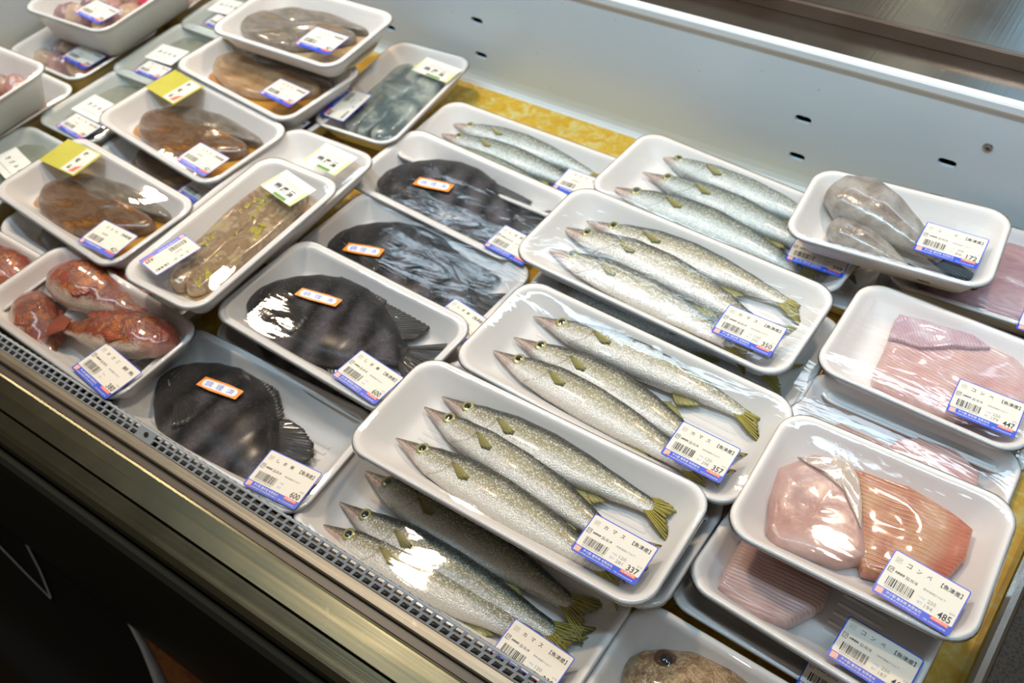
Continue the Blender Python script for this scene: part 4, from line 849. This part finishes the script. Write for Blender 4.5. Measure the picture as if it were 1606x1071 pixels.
for i, (pts, lb) in enumerate((([(-66, 26), (-30, 34), (20, 36), (60, 32), (64, 18), (20, 10), (-30, 8), (-66, 10)], 'blue-grey fish piece nearest the price label'),
        ([(-70, 4), (-30, 10), (20, 12), (62, 10), (64, -6), (10, -12), (-40, -14), (-72, -10)], 'curled dark fish piece in the middle of the blue-grey pack'),
        ([(-70, -16), (-20, -12), (40, -10), (60, -16), (56, -36), (10, -42), (-50, -42), (-70, -32)], 'dark blue fish piece along the right side of the pack'))):
    o = slab('mackerel_piece', [(x, y * .95) for x, y in pts], .014 + .002 * i, BLUEF, 'Rb', FZ() + .0005, seed=i * 5, wob=.004); tag(o, lb, 'fish fillet')
herbs('Rb', [(-30, -8), (0, 20), (30, -20)], 'the blue-grey fish')

# ------------------------------------------------------------------ pickle and mixed seafood packs (far left)
PG = 'pale trays of grey-green pickle'
for key, lb, pa, wa in (('F2', 'pale grey tray with two labels, second from the front', (-47, -13, -92, 50, 30), (-14, -3, -92, 52, 34)), ('E', 'pale grey tray with two labels beside the third marinated tray', (-41, -11, -90, 42, 26), (-9, -1, -87, 46, 33)),
                        ('G', 'pale grey tray with a large white label at the left edge', None, (6, -11, -101, 61, 32)), ('H', 'pale grey tray partly under the topmost marinated tray', (-46, -11, -91, 42, 26), (-14, 10, -84, 45, 33))):
    tr = tray(key, lb, PG, mat=GREYT, depth=.034, name='plastic_tray', film=FILM)
    if pa: price_label(tr, *pa, name='漬け物', price='180', unit='', wt='', origin='【富山産】', small='', detail=1)
    paper_label(tr, *wa)
    L, W = PL[key][4] * 1000, PL[key][5] * 1000
    o = slab('pickle_filling', [(-L / 2 + 18, -W / 2 + 17), (L / 2 - 18, -W / 2 + 17), (L / 2 - 18, W / 2 - 17), (-L / 2 + 18, W / 2 - 17)], .020, PICKLE, key, FZ(.034), wob=.002); tag(o, 'grey-green chopped filling of the ' + lb.replace('pale grey tray', 'tray'), 'pickle', kind='stuff')
BG = 'translucent boxes of mixed seafood'
NPC = {'A': 15, 'B': 14, 'Cc': 14, 'Dd': 14, 'I': 7}
for key, lb, pa, dp in (('A', 'upper translucent box of pink seafood at the top left', (-52, -34, -97, 52, 35), .045), ('B', 'lower translucent box of pink seafood at the top left', (-30, -39, -93, 52, 34), .042),
                        ('Cc', 'upper seafood box cut off by the left picture edge', None, .045), ('Dd', 'lower seafood box cut off by the left picture edge', (-62, -34, -93, 50, 34), .042), ('I', 'small seafood box at the top edge behind the upper box', (-50, 2, -95, 48, 32), .042)):
    tr = tray(key, lb, BG, mat=FROST, depth=dp, name='seafood_box', film=FILM2)
    if pa: price_label(tr, *pa, name='たこ', price='398', unit='', wt='', origin='【魚津産】', small='', detail=1)
    rr = random.Random(sum(map(ord, key))); L, W = PL[key][4] - .050, PL[key][5] - .050; n = NPC[key] + 6; proto = []
    for i in range(n):
        rx, ry, rz = rr.uniform(.015, .022), rr.uniform(.011, .015), rr.uniform(.012, .015); V = []; N1, K1 = 9, 14
        for a in range(N1 + 1):
            ph = math.pi * a / N1
            for b in range(K1):
                th = 2 * math.pi * b / K1; d = 1 + .28 * noise.noise(Vector((math.cos(th) * 1.4 + i, math.sin(th) * 1.4, math.cos(ph) * 1.6)))
                V.append((rx * d * math.sin(ph) * math.cos(th), ry * d * math.sin(ph) * math.sin(th), rz * d * math.cos(ph)))
        F = [(a * K1 + b, (a + 1) * K1 + b, (a + 1) * K1 + (b + 1) % K1, a * K1 + (b + 1) % K1) for a in range(N1) for b in range(K1)]
        o = mk('seafood_piece', V, F, OCTR if i == 2 else OCT[i % 3]); cols = 4
        gx, gy = (i % cols + .5) / cols - .5, (i // cols + .5) / math.ceil(n / cols) - .5
        o.matrix_world = TM[key] @ Matrix.Translation((gx * L + rr.uniform(-.005, .005), gy * W + rr.uniform(-.004, .004), -dp * .5 + rr.uniform(-.002, .006))) @ Matrix.Rotation(rr.uniform(0, 3.1), 4, 'Z') @ Matrix.Rotation(rr.uniform(-.5, .5), 4, 'X')
        tag(o, ('bright red piece in the ' if i == 2 else 'small pink and tan piece in the ') + {'A': 'upper box at top left', 'B': 'lower box at top left', 'Cc': 'upper box at left edge', 'Dd': 'lower box at left edge', 'I': 'small box at top edge'}[key], 'seafood', 'seafood pieces in the ' + lb)
